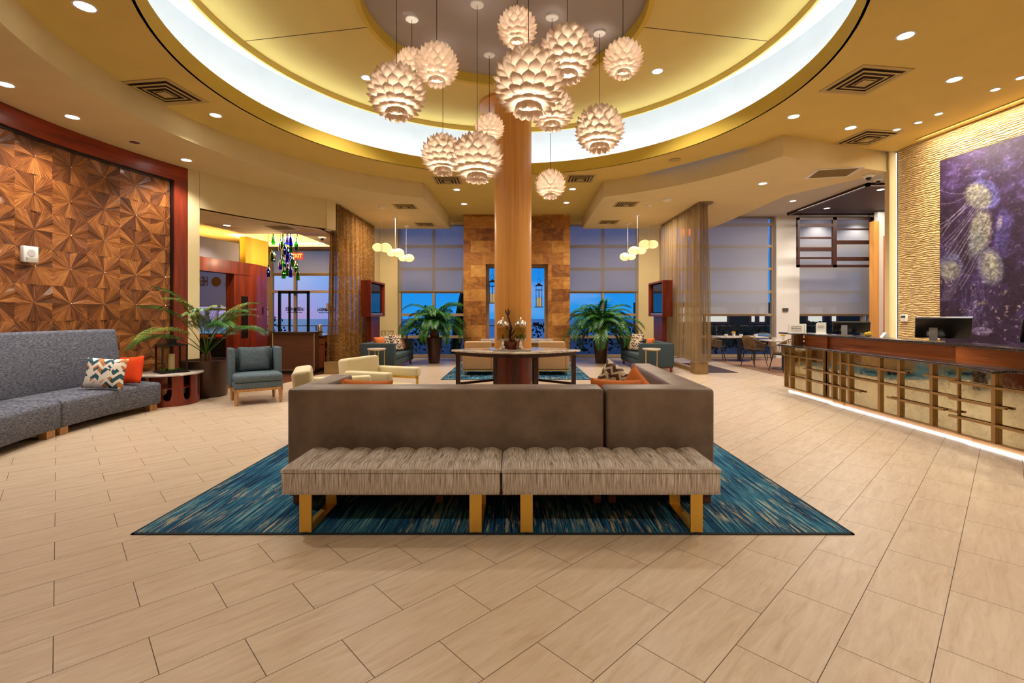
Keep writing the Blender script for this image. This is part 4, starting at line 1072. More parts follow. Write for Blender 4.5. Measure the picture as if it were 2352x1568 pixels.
text('lettering', 'Hilton', .058, GINK, t, (-.012, -.002, .092), (PI / 2, 0, 0), .0006)
obj('border', MB().box(-.09, .068, -.003, 0, .128, .131).box(-.09, .068, -.003, 0, .05, .053).box(-.09, -.087, -.003, 0, .05, .131).box(.065, .068, -.003, 0, .05, .131), GINK, t)
t = thing('acrylic_card', 'white upright info card with one rounded corner beside the desk sign', 'card', (5.25, 8.2, 1.102), rad(-10))
cpts = [(-.075, 0), (.085, 0), (.085, .2), (-.035, .2)] + [(-.035 - .04 * math.sin(a * PI / 12), .16 + .04 * math.cos(a * PI / 12)) for a in range(1, 7)]
obj('card', MB().at(rx=PI / 2).prism(cpts, -.004, .004), PAPER, t)
obj('foot', MB().box(-.1, .09, -.05, .03, 0, .006), WHITEP, t)
obj('printed_lines', MB().box(-.05, .05, -.006, -.004, .14, .143).box(-.05, .04, -.006, -.004, .125, .127).box(-.05, .045, -.006, -.004, .108, .11), GINK, t)
t = thing('desk_flower', 'small yellow flowers on the desk beside the white folded card', 'flowers', (5.33, 7.2, 1.102))
obj('blossom', MB().ball((-.03, 0, .04), .03, 8).ball((.03, .01, .04), .03, 8).ball((0, -.02, .05), .03, 8), LEMON, t, smooth=True)
obj('bowl', MB().lathe([(.03, 0), (.05, .03)], 16), WHITEP, t)
t = obj('folded_card', MB().prism([(-.06, 0), (.06, 0), (0, .07)], 0, .06), PAPER, loc=(5.5, 7.12, 1.103)); t.rotation_euler = (PI / 2, 0, 0); tag(t, 'white folded triangular card on the desk by the yellow flowers', 'card')

# thermostat
x_ = rw(8.72)
t = thing('thermostat', 'white wall thermostat at the far end of the rippled stone wall', 'thermostat', (x_, 8.72, 1.31)); 
obj('case', MB().box(-.035, .002, -.07, .07, 0, .125), WHITEP, t, bevel=.006); obj('display', MB().box(-.038, -.035, -.05, .05, .07, .11), M('lcd', rgb(70, 74, 70), .3), t)

# ------------------------------------------------ jellyfish mural
def mural():
    D0, D1, z0, z1 = 8.03, 5.2, .95, 4.02
    nu, nv = 250, 290
    U, V = np.meshgrid(np.linspace(0, 1, nu + 1), np.linspace(0, 1, nv + 1))
    D = D0 + (D1 - D0) * U; Z = z0 + (z1 - z0) * V; X = 7.10 + (8.98 - D) * .108 - .05
    px = CX + X / D * F; py = CY - (Z - H) / D * F          # the design, laid out on the panel
    rng = np.random.default_rng(3)
    def noise(n1, n2):
        g = rng.random((n2 + 2, n1 + 2)); a = V * n2; b = U * n1; i = np.minimum(a.astype(int), n2); j = np.minimum(b.astype(int), n1)
        fa, fb = a - i, b - j; fa = fa * fa * (3 - 2 * fa); fb = fb * fb * (3 - 2 * fb)
        return (g[i, j] * (1 - fa) + g[i + 1, j] * fa) * (1 - fb) + (g[i, j + 1] * (1 - fa) + g[i + 1, j + 1] * fa) * fb
    n1 = noise(5, 6); n2 = noise(14, 18); n3 = noise(40, 50); n4 = noise(120, 140)
    c = np.zeros(U.shape + (3,))
    base = .5 * n1 + .3 * n2 + .2 * n3
    A, B, Cc = np.array([44, 22, 46.]), np.array([70, 48, 100.]), np.array([100, 80, 150.])
    c[:] = A + (B - A) * np.clip(base * 1.6 - .3, 0, 1)[..., None]
    c += (Cc - c) * (np.clip(n2 * n3 * 2.4 - .75, 0, 1) * .8)[..., None]
    c += (np.array([190, 176, 150.]) - c) * (np.clip(n4 * .6 + n3 * .4 - .72, 0, 1) * 4 * (.45 + .9 * (py > 640)))[..., None]
    c += (np.array([20, 8, 20.]) - c) * (np.clip(n3 - .72, 0, 1) * 2.4)[..., None]
    def ell(cx, cy, a, b, ang, col, op, tex=.5, edge=.25):
        ca, sa = math.cos(rad(ang)), math.sin(rad(ang)); dx, dy = px - cx, py - cy
        u = (dx * ca + dy * sa) / a; v = (-dx * sa + dy * ca) / b; r = np.sqrt(u * u + v * v)
        m = np.clip((1 - r) / edge, 0, 1) * op * (1 - tex + tex * (.4 * n2 + .9 * n4))
        c[:] = c + (np.array(col, float) - c) * m[..., None]
    def line(x0, y0, x1, y1, w_, col, op, sag=0):
        dx, dy = x1 - x0, y1 - y0; L = math.hypot(dx, dy); tt = ((px - x0) * dx + (py - y0) * dy) / L / L
        dd = ((px - x0) * -dy + (py - y0) * dx) / L + sag * 4 * tt * (1 - tt)
        m = (np.clip(1 - np.abs(dd) / w_, 0, 1)) * op * ((tt > 0) & (tt < 1))
        c[:] = c + (np.array(col, float) - c) * m[..., None]
    PAL = (168, 163, 142); BL = (110, 112, 190)
    ell(2260, 447, 42, 38, 30, (104, 100, 176), .8, .3, .2)
    ell(2303, 530, 22, 62, 5, (96, 84, 170), .7, .4, .3)
    ell(2296, 512, 7, 22, 15, (176, 168, 170), .7, .4, .5)
    for k in range(17):
        line(2226 + k * 3.2, 455 + k * 3.4, 2150 + k * 3.5, 520 + k * 9, 1.3, (178, 172, 190), .75, random.uniform(-8, 8))
    line(2216, 443, 2160, 436, 1.2, (160, 150, 190), .7, 5); line(2216, 452, 2160, 468, 1.2, (160, 150, 190), .7, 5)
    ell(2247, 450, 37, 31, 35, PAL, .95, .35, .3)
    ell(2252, 530, 30, 62, 8, PAL, .85, .45, .35)
    ell(2240, 560, 22, 44, 15, (150, 160, 170), .6, .5, .5)
    ell(2275, 612, 33, 50, -12, (126, 124, 160), .8, .3, .2)
    ell(2276, 612, 27, 43, -12, PAL, .8, .5, .35)
    ell(2282, 607, 10, 20, -5, (196, 192, 168), .8, .3, .6)
    ell(2184, 612, 30, 36, 5, (120, 118, 160), .8, .3, .2)
    ell(2182, 622, 30, 26, 5, PAL, .8, .5, .4)
    for k in range(9): line(2170 + k * 4, 640, 2160 + k * 2.5, 690, 1.2, (170, 160, 190), .6, 4)
    for k in range(30): line(2200 + rng.random() * 60, 640 + rng.random() * 90, 2195 + rng.random() * 70, 690 + rng.random() * 80, 1.1, (150, 140, 190), .5, 3)
    ell(2265, 300 + 95, 90, 12, -20, BL, .35, .6, .9)
    ell(2255, 760, 26, 12, 5, (150, 136, 180), .7, .4, .3)
    ell(2255, 696, 24, 8, -10, (200, 170, 130), .5, .6, .9)
    c *= (.52 + .42 * n4 + .12 * n3)[..., None]
    mb = MB(); P3 = np.stack([X, D, Z], -1).reshape(-1, 3)
    W1 = nu + 1
    ii, jj = np.meshgrid(np.arange(nu), np.arange(nv)); q = (jj * W1 + ii).ravel()
    faces = np.stack([q, q + 1, q + 1 + W1, q + W1], -1)
    me = bpy.data.meshes.new('canvas'); me.from_pydata(P3.tolist(), [], faces.tolist()); me.update()
    ca = me.color_attributes.new('col', 'FLOAT_COLOR', 'POINT')
    s = np.clip(c / 255, 0, 1); lin = np.where(s <= .04045, s / 12.92, ((s + .055) / 1.055) ** 2.4)
    ca.data.foreach_set('color', np.concatenate([lin.reshape(-1, 3), np.ones((lin.size // 3, 1))], 1).ravel())
    m, nt, b = new_mat('jellyfish_print'); at = nt.n('VertexColor', layer_name='col'); nt.put(b, 'Base Color', at.outputs[0]); b.inputs['Roughness'].default_value = .45
    nt.put(b, 'Normal', nt.n('Bump', {'Strength': .25, 'Distance': .004, 'Height': nt.noise(nt.coord(), 40., 4.)}))
    me.materials.append(m)
    t = thing('mural', 'large purple glass mural of pale jellyfish on the rippled stone wall', 'mural')
    o = bpy.data.objects.new('canvas', me); COL.objects.link(o); o.parent = t
    obj('backing', rwall(D1, D0, z0, z1, -.045, -.01), BLACKP, t)
    obj('top_edge', rwall(D1, D0, z1, z1 + .012, -.05, -.02), CHROME, t)
mural()

# ================================================================== ceiling fittings
ZY, ZS, ZU, ZB, ZD = 4.5, 4.14, 5.52, 3.45, 4.66
def onz(px, py, Z):
    D = (Z - H) * F / (CY - py); return ((px - CX) / F * D, D)
def downlight(label, x, y, z, e=55, r=.075, lit=True, col=(1, .935, .855), cone=120, tilt=(0, 0)):
    t = thing('downlight', label, 'downlight', (x, y, z), 0, 'recessed downlights')
    obj('trim_ring', MB().lathe([(r, -.006), (r + .018, -.006), (r + .02, .0), (r, .0)], 24, False), WHITEP, t)
    obj('lens', MB().lathe([(r, -.003), (r, -.001)], 24), CEIL_E if lit else CHROME, t)
    if lit and e: light('lamp', 'SPOT', (0, 0, -.03), e * 1.25, col, t, .05, cone, (tilt[0], tilt[1], 0), .7)
    return t
DL = [
 (195, 14, ZY, 'large lit downlight at the top left corner of the mustard ceiling', 110),
 (495, 264, ZY, 'lit downlight beside the left square vent in the mustard ceiling', 80),
 (2080, 81, ZY, 'lit downlight right of the cove, nearest the top picture edge', 70),
 (2192, 182, ZY, 'lit downlight between the big right vent and the mural wall', 50),
 (1823, 267, ZY, 'lit downlight between the cove and the right cream fascia', 80),
 (1954, 293, ZY, 'lit downlight just left of the small right vent', 60),
 (1049, 435, ZY, 'nearer lit downlight in the mustard channel left of the column', 50),
 (1066, 468, ZY, 'further lit downlight in the mustard channel left of the column', 60),
 (1315, 434, ZY, 'nearer lit downlight in the mustard channel right of the column', 50),
 (1301, 465, ZY, 'further lit downlight in the mustard channel right of the column', 60),
 (12, 193, ZS, 'lit downlight in the left soffit at the picture edge, over the wood wall', 60),
 (166, 268, ZS, 'second lit downlight along the left soffit over the wood wall', 60),
 (428, 367, ZS, 'last lit downlight along the left soffit by the frame corner', 60),
 (1752, 421, ZS, 'lit downlight in the right cream soffit', 70),
 (521, 517, ZB, 'lit downlight in the low bar ceiling', 50),
 (1821, 461, ZD, 'small lit downlight in the dining ceiling beside the soffit edge', 60),
 (1899, 478, ZD - .04, 'lit downlight at the left end of the aubergine ceiling panel', 50),
 (2023, 435, ZD - .04, 'lit downlight at the right end of the aubergine ceiling panel', 50),
 (1893, 492, ZD, 'lit downlight in front of the slatted screen, left', 30),
 (1985, 492, ZD, 'lit downlight in front of the slatted screen, right', 30),
]
for px, py, z, lb, e in DL:
    x, y = onz(px, py, z); downlight(lb, x, y, z - .002, e, .085 if e > 100 else .075)
x, y = onz(309, 326, ZS); downlight('unlit chrome eyeball downlight in the left soffit', x, y, ZS - .002, 0, .07, False)
for px, lb in ((842, 'lit downlight in the floating ring, left of the pendants'), (1510, 'lit downlight in the floating ring, right of the pendants')):
    x, y = onz(px, 178 if px < 1000 else 163, ZU); downlight(lb, x, y, ZU - .002, 120, .08)
for px, py, lb, e in ((2109, 281, 'bright starry accent light nearest the white ceiling slot', 45), (2156, 261, 'second bright accent light toward the mural', 45), (2060, 297, 'small accent light by the small right vent', 25), (2286, 205, 'accent light further right along the mural wall', 45), (2345, 178, 'accent light cut by the right picture edge', 45)):
    x, y = onz(px, py, ZY); downlight(lb, x, y, ZY - .002, e, .045, True, (1, .88, .68), 90, (0, rad(-30)))
# unseen fill downlights, added behind the viewer to brighten the foreground
for x, y, w_ in ((-4.6, .2, 'front row, far left'), (-1.6, -.6, 'front row, left of centre'), (1.6, -.6, 'front row, right of centre'), (4.6, .2, 'front row, far right'), (-3.2, -2.8, 'back row, left'), (0, -3.0, 'back row, centre'), (3.2, -2.8, 'back row, right'), (5.9, 2.6, 'beside the desk')):
    downlight('unseen fill downlight added in the ceiling behind the viewer, ' + w_, x, y, ZY - .002, 74, .085)

def vent(label, x, y, z, s, rz=0, n=3, grille=False, sy=1.):
    t = thing('ceiling_vent', label, 'ceiling vent', (x, y, z), rz); h = s / 2
    fm = VENTM if not grille else WHITEP
    def ringbox(a, b, z0, z1):
        return MB().box(-a, a, -a * sy, -b * sy, z0, z1).box(-a, a, b * sy, a * sy, z0, z1).box(-a, -b, -b * sy, b * sy, z0, z1).box(b, a, -b * sy, b * sy, z0, z1)
    obj('frame', ringbox(h, h * .84, -.008, 0), fm, t)
    obj('backing', MB().box(-h * .84, h * .84, -h * .84 * sy, h * .84 * sy, -.003, -.001), VENTD, t)
    if not grille:
        for k in range(n):
            a = h * (.74 - .23 * k)
            m_ = MB().lathe([(a * 1.414 * 1., -.030 + .0), (a * .80 * 1.414, -.012)], 4, False) if False else ringbox(a, a * .86, -.022 - .004 * k, -.018 - .004 * k)
            obj('louvre', m_, fm, t)
        obj('centre_plate', MB().box(-h * .2, h * .2, -h * .2, h * .2, -.036, -.03), fm, t)
    else:
        for k in range(12):
            a = -h * .8 * sy + k * h * 1.6 * sy / 11; obj('slat', MB().box(-h * .83, h * .83, a - .006, a + .006, -.008, -.003), VENTM, t)
    return t
for px, py, z, s, lb, rz in ((380, 212, ZY, .72, 'large square vent in the mustard ceiling at left', -8), (1985, 185, ZY, .72, 'large square vent in the mustard ceiling at right', 8),
    (1992, 317, ZY, .72, 'square vent near the right cream fascia', 8), (1028, 414, ZY, .62, 'square vent left of the column behind the pendants', 0), (1333, 410, ZY, .62, 'square vent right of the column', 0),
    (930, 474, ZS, .55, 'nearer small vent in the left cream soffit', 0), (976, 515, ZS, .55, 'further small vent in the left cream soffit', 0), (1438, 469, ZS, .55, 'nearer small vent in the right cream soffit', 0), (1398, 510, ZS, .55, 'further small vent in the right cream soffit', 0)):
    x, y = onz(px, py, z); vent(lb, x, y, z - .001, s, rad(rz))
x, y = onz(1913, 397, ZS); vent('flat return grille in the right cream soffit', x, y, ZS - .001, .8, rad(-12), grille=True, sy=.8)
x, y = onz(650, 524, ZB); vent('flat return grille in the bar ceiling above the bottle chandelier', x, y - .1, ZB - .001, .62, 0, grille=True)
for px, py, z, r, lb in ((1550, 367, ZY, .1, 'round ceiling speaker in the mustard ceiling on the right'),):
    x, y = onz(px, py, z); o = obj('ceiling_speaker', MB().lathe([(r + .02, -.008), (r, -.012), (.01, -.012)], 28), VENTM, loc=(x, y, z), smooth=True); tag(o, lb, 'ceiling speaker')
def dome(label, px, py, z, cat='camera'):
    x, y = onz(px, py, z); t = thing('security_camera' if cat == 'camera' else 'smoke_detector', label, cat, (x, y, z))
    obj('housing', MB().lathe([(.10, 0), (.10, -.03), (.07, -.06)], 24), WHITEP, t, smooth=True)
    if cat == 'camera': obj('lens_dome', MB().ball((0, 0, -.065), .05, 14), BLACKP, t, smooth=True)
dome('white dome camera on the edge of the right soffit', 1995, 401, ZS)
dome('dome camera right of the other one, under the dining ceiling', 2017, 410, ZD)
dome('dome camera in the bar ceiling beside the left curtain', 740, 542, ZB)
dome('smoke detector in the right cream soffit', 1532, 456, ZS, 'smoke detector')
dome('smoke detector in the left cream soffit', 933, 517, ZS, 'smoke detector')

# ------------------------------------------------ big petal pendants
def petal_rings():
    rows = [(-56, 12), (-40, 14), (-24, 15), (-7, 15), (11, 15), (29, 14), (47, 12), (66, 9)]
    rings = []
    def ringmesh(fn_of, n, off):
        mb = MB()
        for j in range(n): mb.grid(fn_of(2 * PI * (j + off) / n, PI / n * 1.1), 8, 8)
        me = bpy.data.meshes.new('petal_ring'); me.from_pydata(mb.v, [], mb.f); me.update(); me.materials.append(PETAL)
        me.polygons.foreach_set('use_smooth', [True] * len(me.polygons)); rings.append(me)
    def rnd(v, s_): return 1 if v < s_ else math.sqrt(max(0, 1 - ((v - s_) / (1 - s_)) ** 2)) * .998 + .002
    for ri, (lat, n) in enumerate(rows):
        def fo(az, hw, lat=lat):
            def fn(u, v):
                l = rad(lat - 13 + 30 * v); q = (2 * u - 1); a = az + q * hw * rnd(v, .66)
                qq = q * rnd(v, .66); r = .66 + .36 * v ** 1.15 + .11 * (1 - qq * qq) * (.25 + .75 * v) - .09
                return (r * math.cos(l) * math.cos(a), r * math.cos(l) * math.sin(a), r * math.sin(l) - .02)
            return fn
        ringmesh(fo, n, .5 * (ri % 2))
    def fb(az, hw):
        def fn(u, v):
            q = 2 * u - 1; a = az + q * hw * rnd(v, .5); r = .33 + .09 * v + .03 * (1 - q * q)
            return (r * math.cos(a), r * math.sin(a), -.66 - .28 * v)
        return fn
    ringmesh(fb, 11, 0)
    return rings
RINGS = petal_rings()
BULB = M('warm_bulb', rgb(255, 240, 210), .5, emit=(1, .86, .62, 1), es=14.)
bulbm = MB().ball((0, 0, 0), .045, 14)
PEN = [ # px, py, D, r, label
 (911, 211, 5.87, .36, 'large petal pendant at the far left of the cluster'),
 (946, 150, 6.66, .243, 'small petal pendant half hidden behind the two at upper left'),
 (1003, 149, 5.2, .243, 'petal pendant at upper left, level with the grey dome edge'),
 (1017, 355, 7.3, .334, 'petal pendant low on the left, overlapped by a bigger one'),
 (1096, 362, 6.35, .355, 'large petal pendant lowest on the left, touching the column edge'),
 (1124, 293, 7.58, .243, 'small petal pendant just left of the column top'),
 (1188, 64, 5.77, .243, 'petal pendant topmost in the cluster'),
 (1214, 190, 4.8, .36, 'largest petal pendant in the middle, in front of the column'),
 (1303, 125, 5.87, .36, 'large petal pendant right of the middle, near the top'),
 (1268, 250, 6.62, .315, 'petal pendant tucked behind the largest middle one'),
 (1377, 296, 7.0, .365, 'large petal pendant hanging lowest on the right against the cove'),
 (1431, 135, 5.77, .243, 'petal pendant furthest right in the cluster'),
 (1264, 423, 7.37, .243, 'small petal pendant hanging lowest, just right of the column'),
]
for k, (px, py, D, r, lb) in enumerate(PEN):
    p = P(px, py, D); t = thing('pendant_lamp', lb, 'pendant lamp', p, k * .37, 'petal pendants under the dome')
    for me in RINGS:
        o = bpy.data.objects.new('petal_ring', me); COL.objects.link(o); o.parent = t; o.scale = (r, r, r * .97)
    zt = 5.60 - p.z
    obj('cord', MB().tube([(0, 0, .05), (0, 0, zt)], .004, 5), DARK, t)
    obj('canopy', MB().lathe([(.085, zt - .035), (.09, zt - .03), (.09, zt)], 24), WHITEP, t, smooth=True)
    obj('socket', MB().cyl(0, 0, -.06, .12, .022, 10), WHITEP, t)
    o = obj('bulb', bulbm, BULB, t, smooth=True); o.location = (0, 0, -.1 * r)
    light('lamp', 'POINT', (0, 0, -.1 * r), 72 * (r / .3) ** 2, (1, .88, .74), t, .05)

# ------------------------------------------------ small shell pendants
PLEAT = sheer('pleated_shade', rgb(250, 230, 196), rgb(244, 216, 176), 0., transl=.6)
def shell(label, px, py_can, py, side):
    x, y = onz(px, py_can, ZS); z = H + (CY - py) / F * y
    t = thing('pendant_lamp', label, 'pendant lamp', (x, y, z), 0, 'small pleated pendants over the teal sofas')
    for dx, dy, r, s_ in ((-.10 * side, 0, .115, 1), (.08 * side, .05, .13, -1)):
        mb = MB()
        def fn(u, v):
            a = u * 2 * PI; l = (v - .5) * PI * .94; rr = r * (1 + .13 * abs(math.sin(a * 5 + v * 5 * s_)))
            return (dx + rr * math.cos(l) * math.cos(a) * 1.05, dy + rr * math.cos(l) * math.sin(a), rr * math.sin(l) * .82)
        mb.grid(fn, 48, 12); obj('pleated_shade', mb, PLEAT, t, smooth=True)
        light('lamp', 'POINT', (dx, dy, 0), .5, (1, .88, .7), t, .06)
    obj('cord', MB().tube([(0, 0, .1), (0, 0, ZS - z)], .003, 5), WHITEP, t)
    obj('canopy', MB().lathe([(.07, ZS - z - .025), (.075, ZS - z)], 20), WHITEP, t)
for px, pc, py, lb in ((877, 476, 568, 'nearest'), (908, 499, 580, 'middle'), (933, 517, 592, 'furthest')): shell('%s of the three small pleated pendants over the left teal sofa' % lb, px, pc, py, 1)
for px, pc, py, lb in ((1490, 471, 561, 'nearest'), (1464, 493, 575, 'middle'), (1442, 513, 589, 'furthest')): shell('%s of the three small pleated pendants over the right teal sofa' % lb, px, pc, py, -1)

# ================================================================== bar corner
# cherry portal
S('wall_bar_portal', 'cherry wood beam and pier of the bar portal', MB().prism([(-7.12, 10.7), (-6.80, 12.44), (-7.05, 12.5), (-7.4, 10.75)], 2.44, 2.75)
  .prism([(-6.96, 11.72), (-6.80, 12.44), (-6.86, 13.1), (-7.2, 13.1), (-7.2, 11.78)], 0, 2.75).box(-8.6, -7.1, 10.62, 10.75, 2.44, 2.75), REDW)
S('wall_bar_glow', 'yellow lit wall above the cherry beam', MB().prism([(-6.95, 12.2), (-6.86, 13.15), (-6.98, 13.2), (-7.1, 12.2)], 2.75, 3.45), M('yellow_wall', rgb(238, 196, 70), .7))
S('wall_bar_fascia', 'grey fascia strip above the cherry beam at the far left', MB().prism([(-7.20, 10.72), (-6.97, 11.95), (-7.02, 11.95), (-7.25, 10.72)], 2.75, 3.22), M('fascia_grey', rgb(150, 140, 140), .8))
gl = thing('cove_light', 'hidden amber light strip on top of the cherry beam', 'cove light', (-7.42, 11.6, 2.8))
obj('light_strip', MB().at(rz=-.18).box(-.03, .03, -.75, .75, 0, .02), M('amber_strip', rgb(255, 190, 60), .5, emit=(1, .62, .12, 1), es=3.), gl)
light('lamp', 'AREA', (-.06, 0, .06), 16, (1, .58, .12), gl, 1.6, sy=.1, rot=(PI, 0, PI / 2 - .18))
t = thing('cove_light', 'hidden warm light strip inside the raised bar tray', 'cove light', (-6.4, 12.9, 3.52))
obj('light_strip', MB().box(-.9, .9, 1.08, 1.12, 0, .02).box(-.93, -.9, -.9, 1.0, 0, .02), M('warm_strip', rgb(255, 235, 190), .5, emit=(1, .85, .55, 1), es=8.), t)
light('lamp', 'AREA', (0, .1, .06), 14, (1, .84, .55), t, 1.7, sy=1.9, rot=(PI, 0, 0))
light('lamp', 'AREA', (.9, -.5, -.1), 36, (1, .76, .5), t, 1.4, sy=1.4)
# sconce and sign on pier
t = thing('wall_sconce', 'tall dark metal wall sconce with two candle lights on the cherry pier', 'sconce', (-6.88, 12.05, .85), rad(-102.5))
obj('tray', MB().box(-.11, .11, -.04, 0, 0, 1.05), DARK, t)
for k in range(6): obj('rod', MB().cyl(-.08 + k * .032, -.055, .02, .85 + .15 * (k % 2), .008, 6), BRONZE, t)
for x_ in (-.03, .04): obj('flame', MB().ball((x_, -.075, .52), .014, 8), BULB, t)
t = thing('room_sign', 'small black plaque on the dark end of the cherry pier', 'sign', (-6.83, 12.75, 1.44), rad(-95))
obj('plate', MB().box(-.08, .08, -.02, 0, 0, .2), BLACKP, t); obj('printed_lines', MB().box(-.05, .05, -.022, -.02, .13, .14).box(-.04, .05, -.022, -.02, .1, .11).box(-.015, .015, -.022, -.02, .05, .08), M('plaque_grey', rgb(96, 92, 90), .6), t)
# host stand and cabinet
t = thing('host_stand', 'brown laminate bar host counter with black top and steel corner strips', 'counter', (-5.39, 11.5, .006))
obj('body', MB().box(-.50, .50, .0, .28, .10, .98), BARW, t)
obj('countertop', MB().box(-.56, .56, -.05, .34, .98, 1.02), GRANITE, t)
obj('corner_strip', MB().box(-.51, -.49, -.008, .0, .06, .98), CHROME, t); obj('corner_strip', MB().box(.49, .51, -.008, .0, .06, .98), CHROME, t)
obj('kick_plate', MB().box(-.5, .5, .02, .26, 0, .10), DARK, t); obj('steel_edge', MB().box(-.5, .5, -.006, 0, .085, .10), CHROME, t)
t = thing('back_bar_cabinet', 'striped wood bar cabinet with open shelves and drawers behind the host counter', 'cabinet', (-5.3, 12.5, .006))
obj('body', MB().box(-.40, .38, -.70, -.68, .08, .87).box(-.40, -.37, -.68, .9, .08, .87).box(-.40, .38, -.68, .9, .08, .11).box(-.40, .38, .88, .9, .08, .87).box(-.4, .38, -.3, -.28, .11, .87).box(-.4, .38, .30, .32, .11, .87), ZEBRA, t)
obj('door', MB().box(.38, .40, -.69, -.31, .10, .66), ZEBRA, t); obj('drawer', MB().box(.38, .40, -.69, -.31, .68, .85), ZEBRA, t)
obj('door', MB().box(.38, .40, .32, .88, .10, .66), ZEBRA, t); obj('drawer', MB().box(.38, .40, .32, .88, .68, .85), ZEBRA, t)
obj('drawer', MB().box(.38, .40, -.28, .30, .72, .85), ZEBRA, t)
for z in (.30, .50): obj('shelf', MB().box(-.37, .38, -.28, .30, z, z + .018), ZEBRA, t)
obj('countertop', MB().box(-.42, .43, -.71, .92, .87, .905), GRANITE, t); obj('plinth', MB().box(-.38, .33, -.66, .88, 0, .08), DARK, t)
t = thing('coffee_urn', 'slim steel urn on the bar cabinet', 'urn', (-5.02, 12.15, .912)); obj('body', MB().lathe([(.05, 0), (.055, .01), (.055, .24), (.03, .27)], 20), CHROME, t, smooth=True)
t = thing('dark_bottles', 'dark jug on the middle cabinet shelf', 'jug', (-5.15, 12.5, .325)); obj('body', MB().lathe([(.05, 0), (.06, .08), (.03, .13), (.03, .16)], 14), BLACKP, t, smooth=True)
t = thing('dark_bottles', 'dark jug on the bottom cabinet shelf', 'jug', (-5.15, 12.5, .117)); obj('body', MB().lathe([(.06, 0), (.07, .07), (.03, .13), (.03, .15)], 14), BLACKP, t, smooth=True)
# buffet table in the far left
t = thing('buffet_table', 'dark buffet table with food seen through the cherry portal', 'table', (-8.3, 13.2, .006))
obj('tabletop', MB().box(-1.3, 1.1, -.35, .35, .74, .78), DARKW, t); obj('body', MB().box(-1.2, 1.0, -.3, .3, 0, .74), DARK, t)
random.seed(5)
for k in range(6):
    tag(obj('food_platter', MB().lathe([(.13, 0), (.16, .02)], 20).ball((0, 0, .055), .10, 10, .5), (ORANGE, LEMON, RUST)[k % 3], loc=(-9.3 + k * .36, 13.05 + .1 * (k % 2), .787), smooth=True), 'food platter %s on the dark buffet table' % ('of orange fruit, far left', 'of lemons next to the orange fruit', 'of bread rolls left of middle', 'of orange fruit right of middle', 'of lemons near the right end', 'of bread rolls at the right end')[k].replace('platter ', ''), 'platter')
# lettering on the glass
w6 = bpy.data.objects['window_6']
def glasslabel(px, py, mirrored):
    c = P(px, py, 14.70); rot = (PI / 2, 0, PI) if mirrored else (PI / 2, 0, 0); s = -1 if mirrored else 1
    text('lettering', 'LAGER', .14, INK, w6, (c.x - .17 * s, 14.69, c.z), rot, .001, sx=.55, bold=.006)
    text('lettering', 'HEADS', .14, INK, w6, (c.x + .18 * s, 14.69, c.z), rot, .001, sx=.5, bold=.006)
    obj('disc_print', MB().at((c.x, 14.69, c.z), rx=PI / 2).cyl(0, 0, -.003, .003, .055, 24), INK, w6)
    m_ = MB()
    for k, (a, b) in enumerate(((-.24, -.17), (-.155, -.09), (-.075, -.03), (-.02, -.005), (.01, .10), (.12, .22))): m_.box(c.x + a, c.x + b, 14.688, 14.692, c.z - .105, c.z - .08)
    obj('fine_print', m_, INK, w6)
glasslabel(678, 710, True); glasslabel(750, 711, False)
n_ = P(754, 704, 14.68); o = obj('paper_notice', MB().box(-.06, .06, -.003, .003, -.10, .10), M('notice_paper', rgb(150, 130, 120), .8), w6, loc=n_)
t = thing('exit_sign', 'red lit EXIT sign hanging before the bar window', 'exit sign', P(683, 588, 13.6))
obj('housing', MB().box(-.16, .16, -.02, .02, -.1, .1), M('exit_face', rgb(120, 30, 20), .4, emit=(1, .12, .04, 1), es=.25), t)
text('lettering', 'EXIT', .15, M('exit_letters', rgb(255, 60, 30), .5, emit=(1, .12, .03, 1), es=4.), t, (0, -.024, 0), (PI / 2, 0, 0), .002, sx=.9, bold=.004)
obj('bracket', MB().cyl(0, 0, .1, 3.84 - t.location.z, .01, 6), DARK, t)
t = thing('exit_sign', 'red lit EXIT sign glimpsed through the taupe sheer curtain', 'exit sign', P(1574, 533, 15.2))
obj('housing', MB().box(-.16, .16, -.02, .02, -.1, .1), M('exit_face_dim', rgb(160, 50, 30), .4, emit=(1, .2, .08, 1), es=1.2), t); obj('bracket', MB().cyl(0, 0, .1, 4.66 - t.location.z, .01, 6), DARK, t)
# patio door frame inside bar window
dm = MB(); a, b = P(640, 668, 14.66), P(711, 762, 14.66)
dm.box(a.x, a.x + .07, 14.62, 14.68, b.z, a.z).box(b.x - .07, b.x, 14.62, 14.68, b.z, a.z).box(a.x, b.x, 14.62, 14.68, a.z - .08, a.z).box((a.x + b.x) / 2 - .16, (a.x + b.x) / 2 - .11, 14.62, 14.68, b.z, a.z)
o = obj('door_1', dm, DARK); tag(o, 'dark framed patio door beyond the host counter', 'door', None, 'structure')

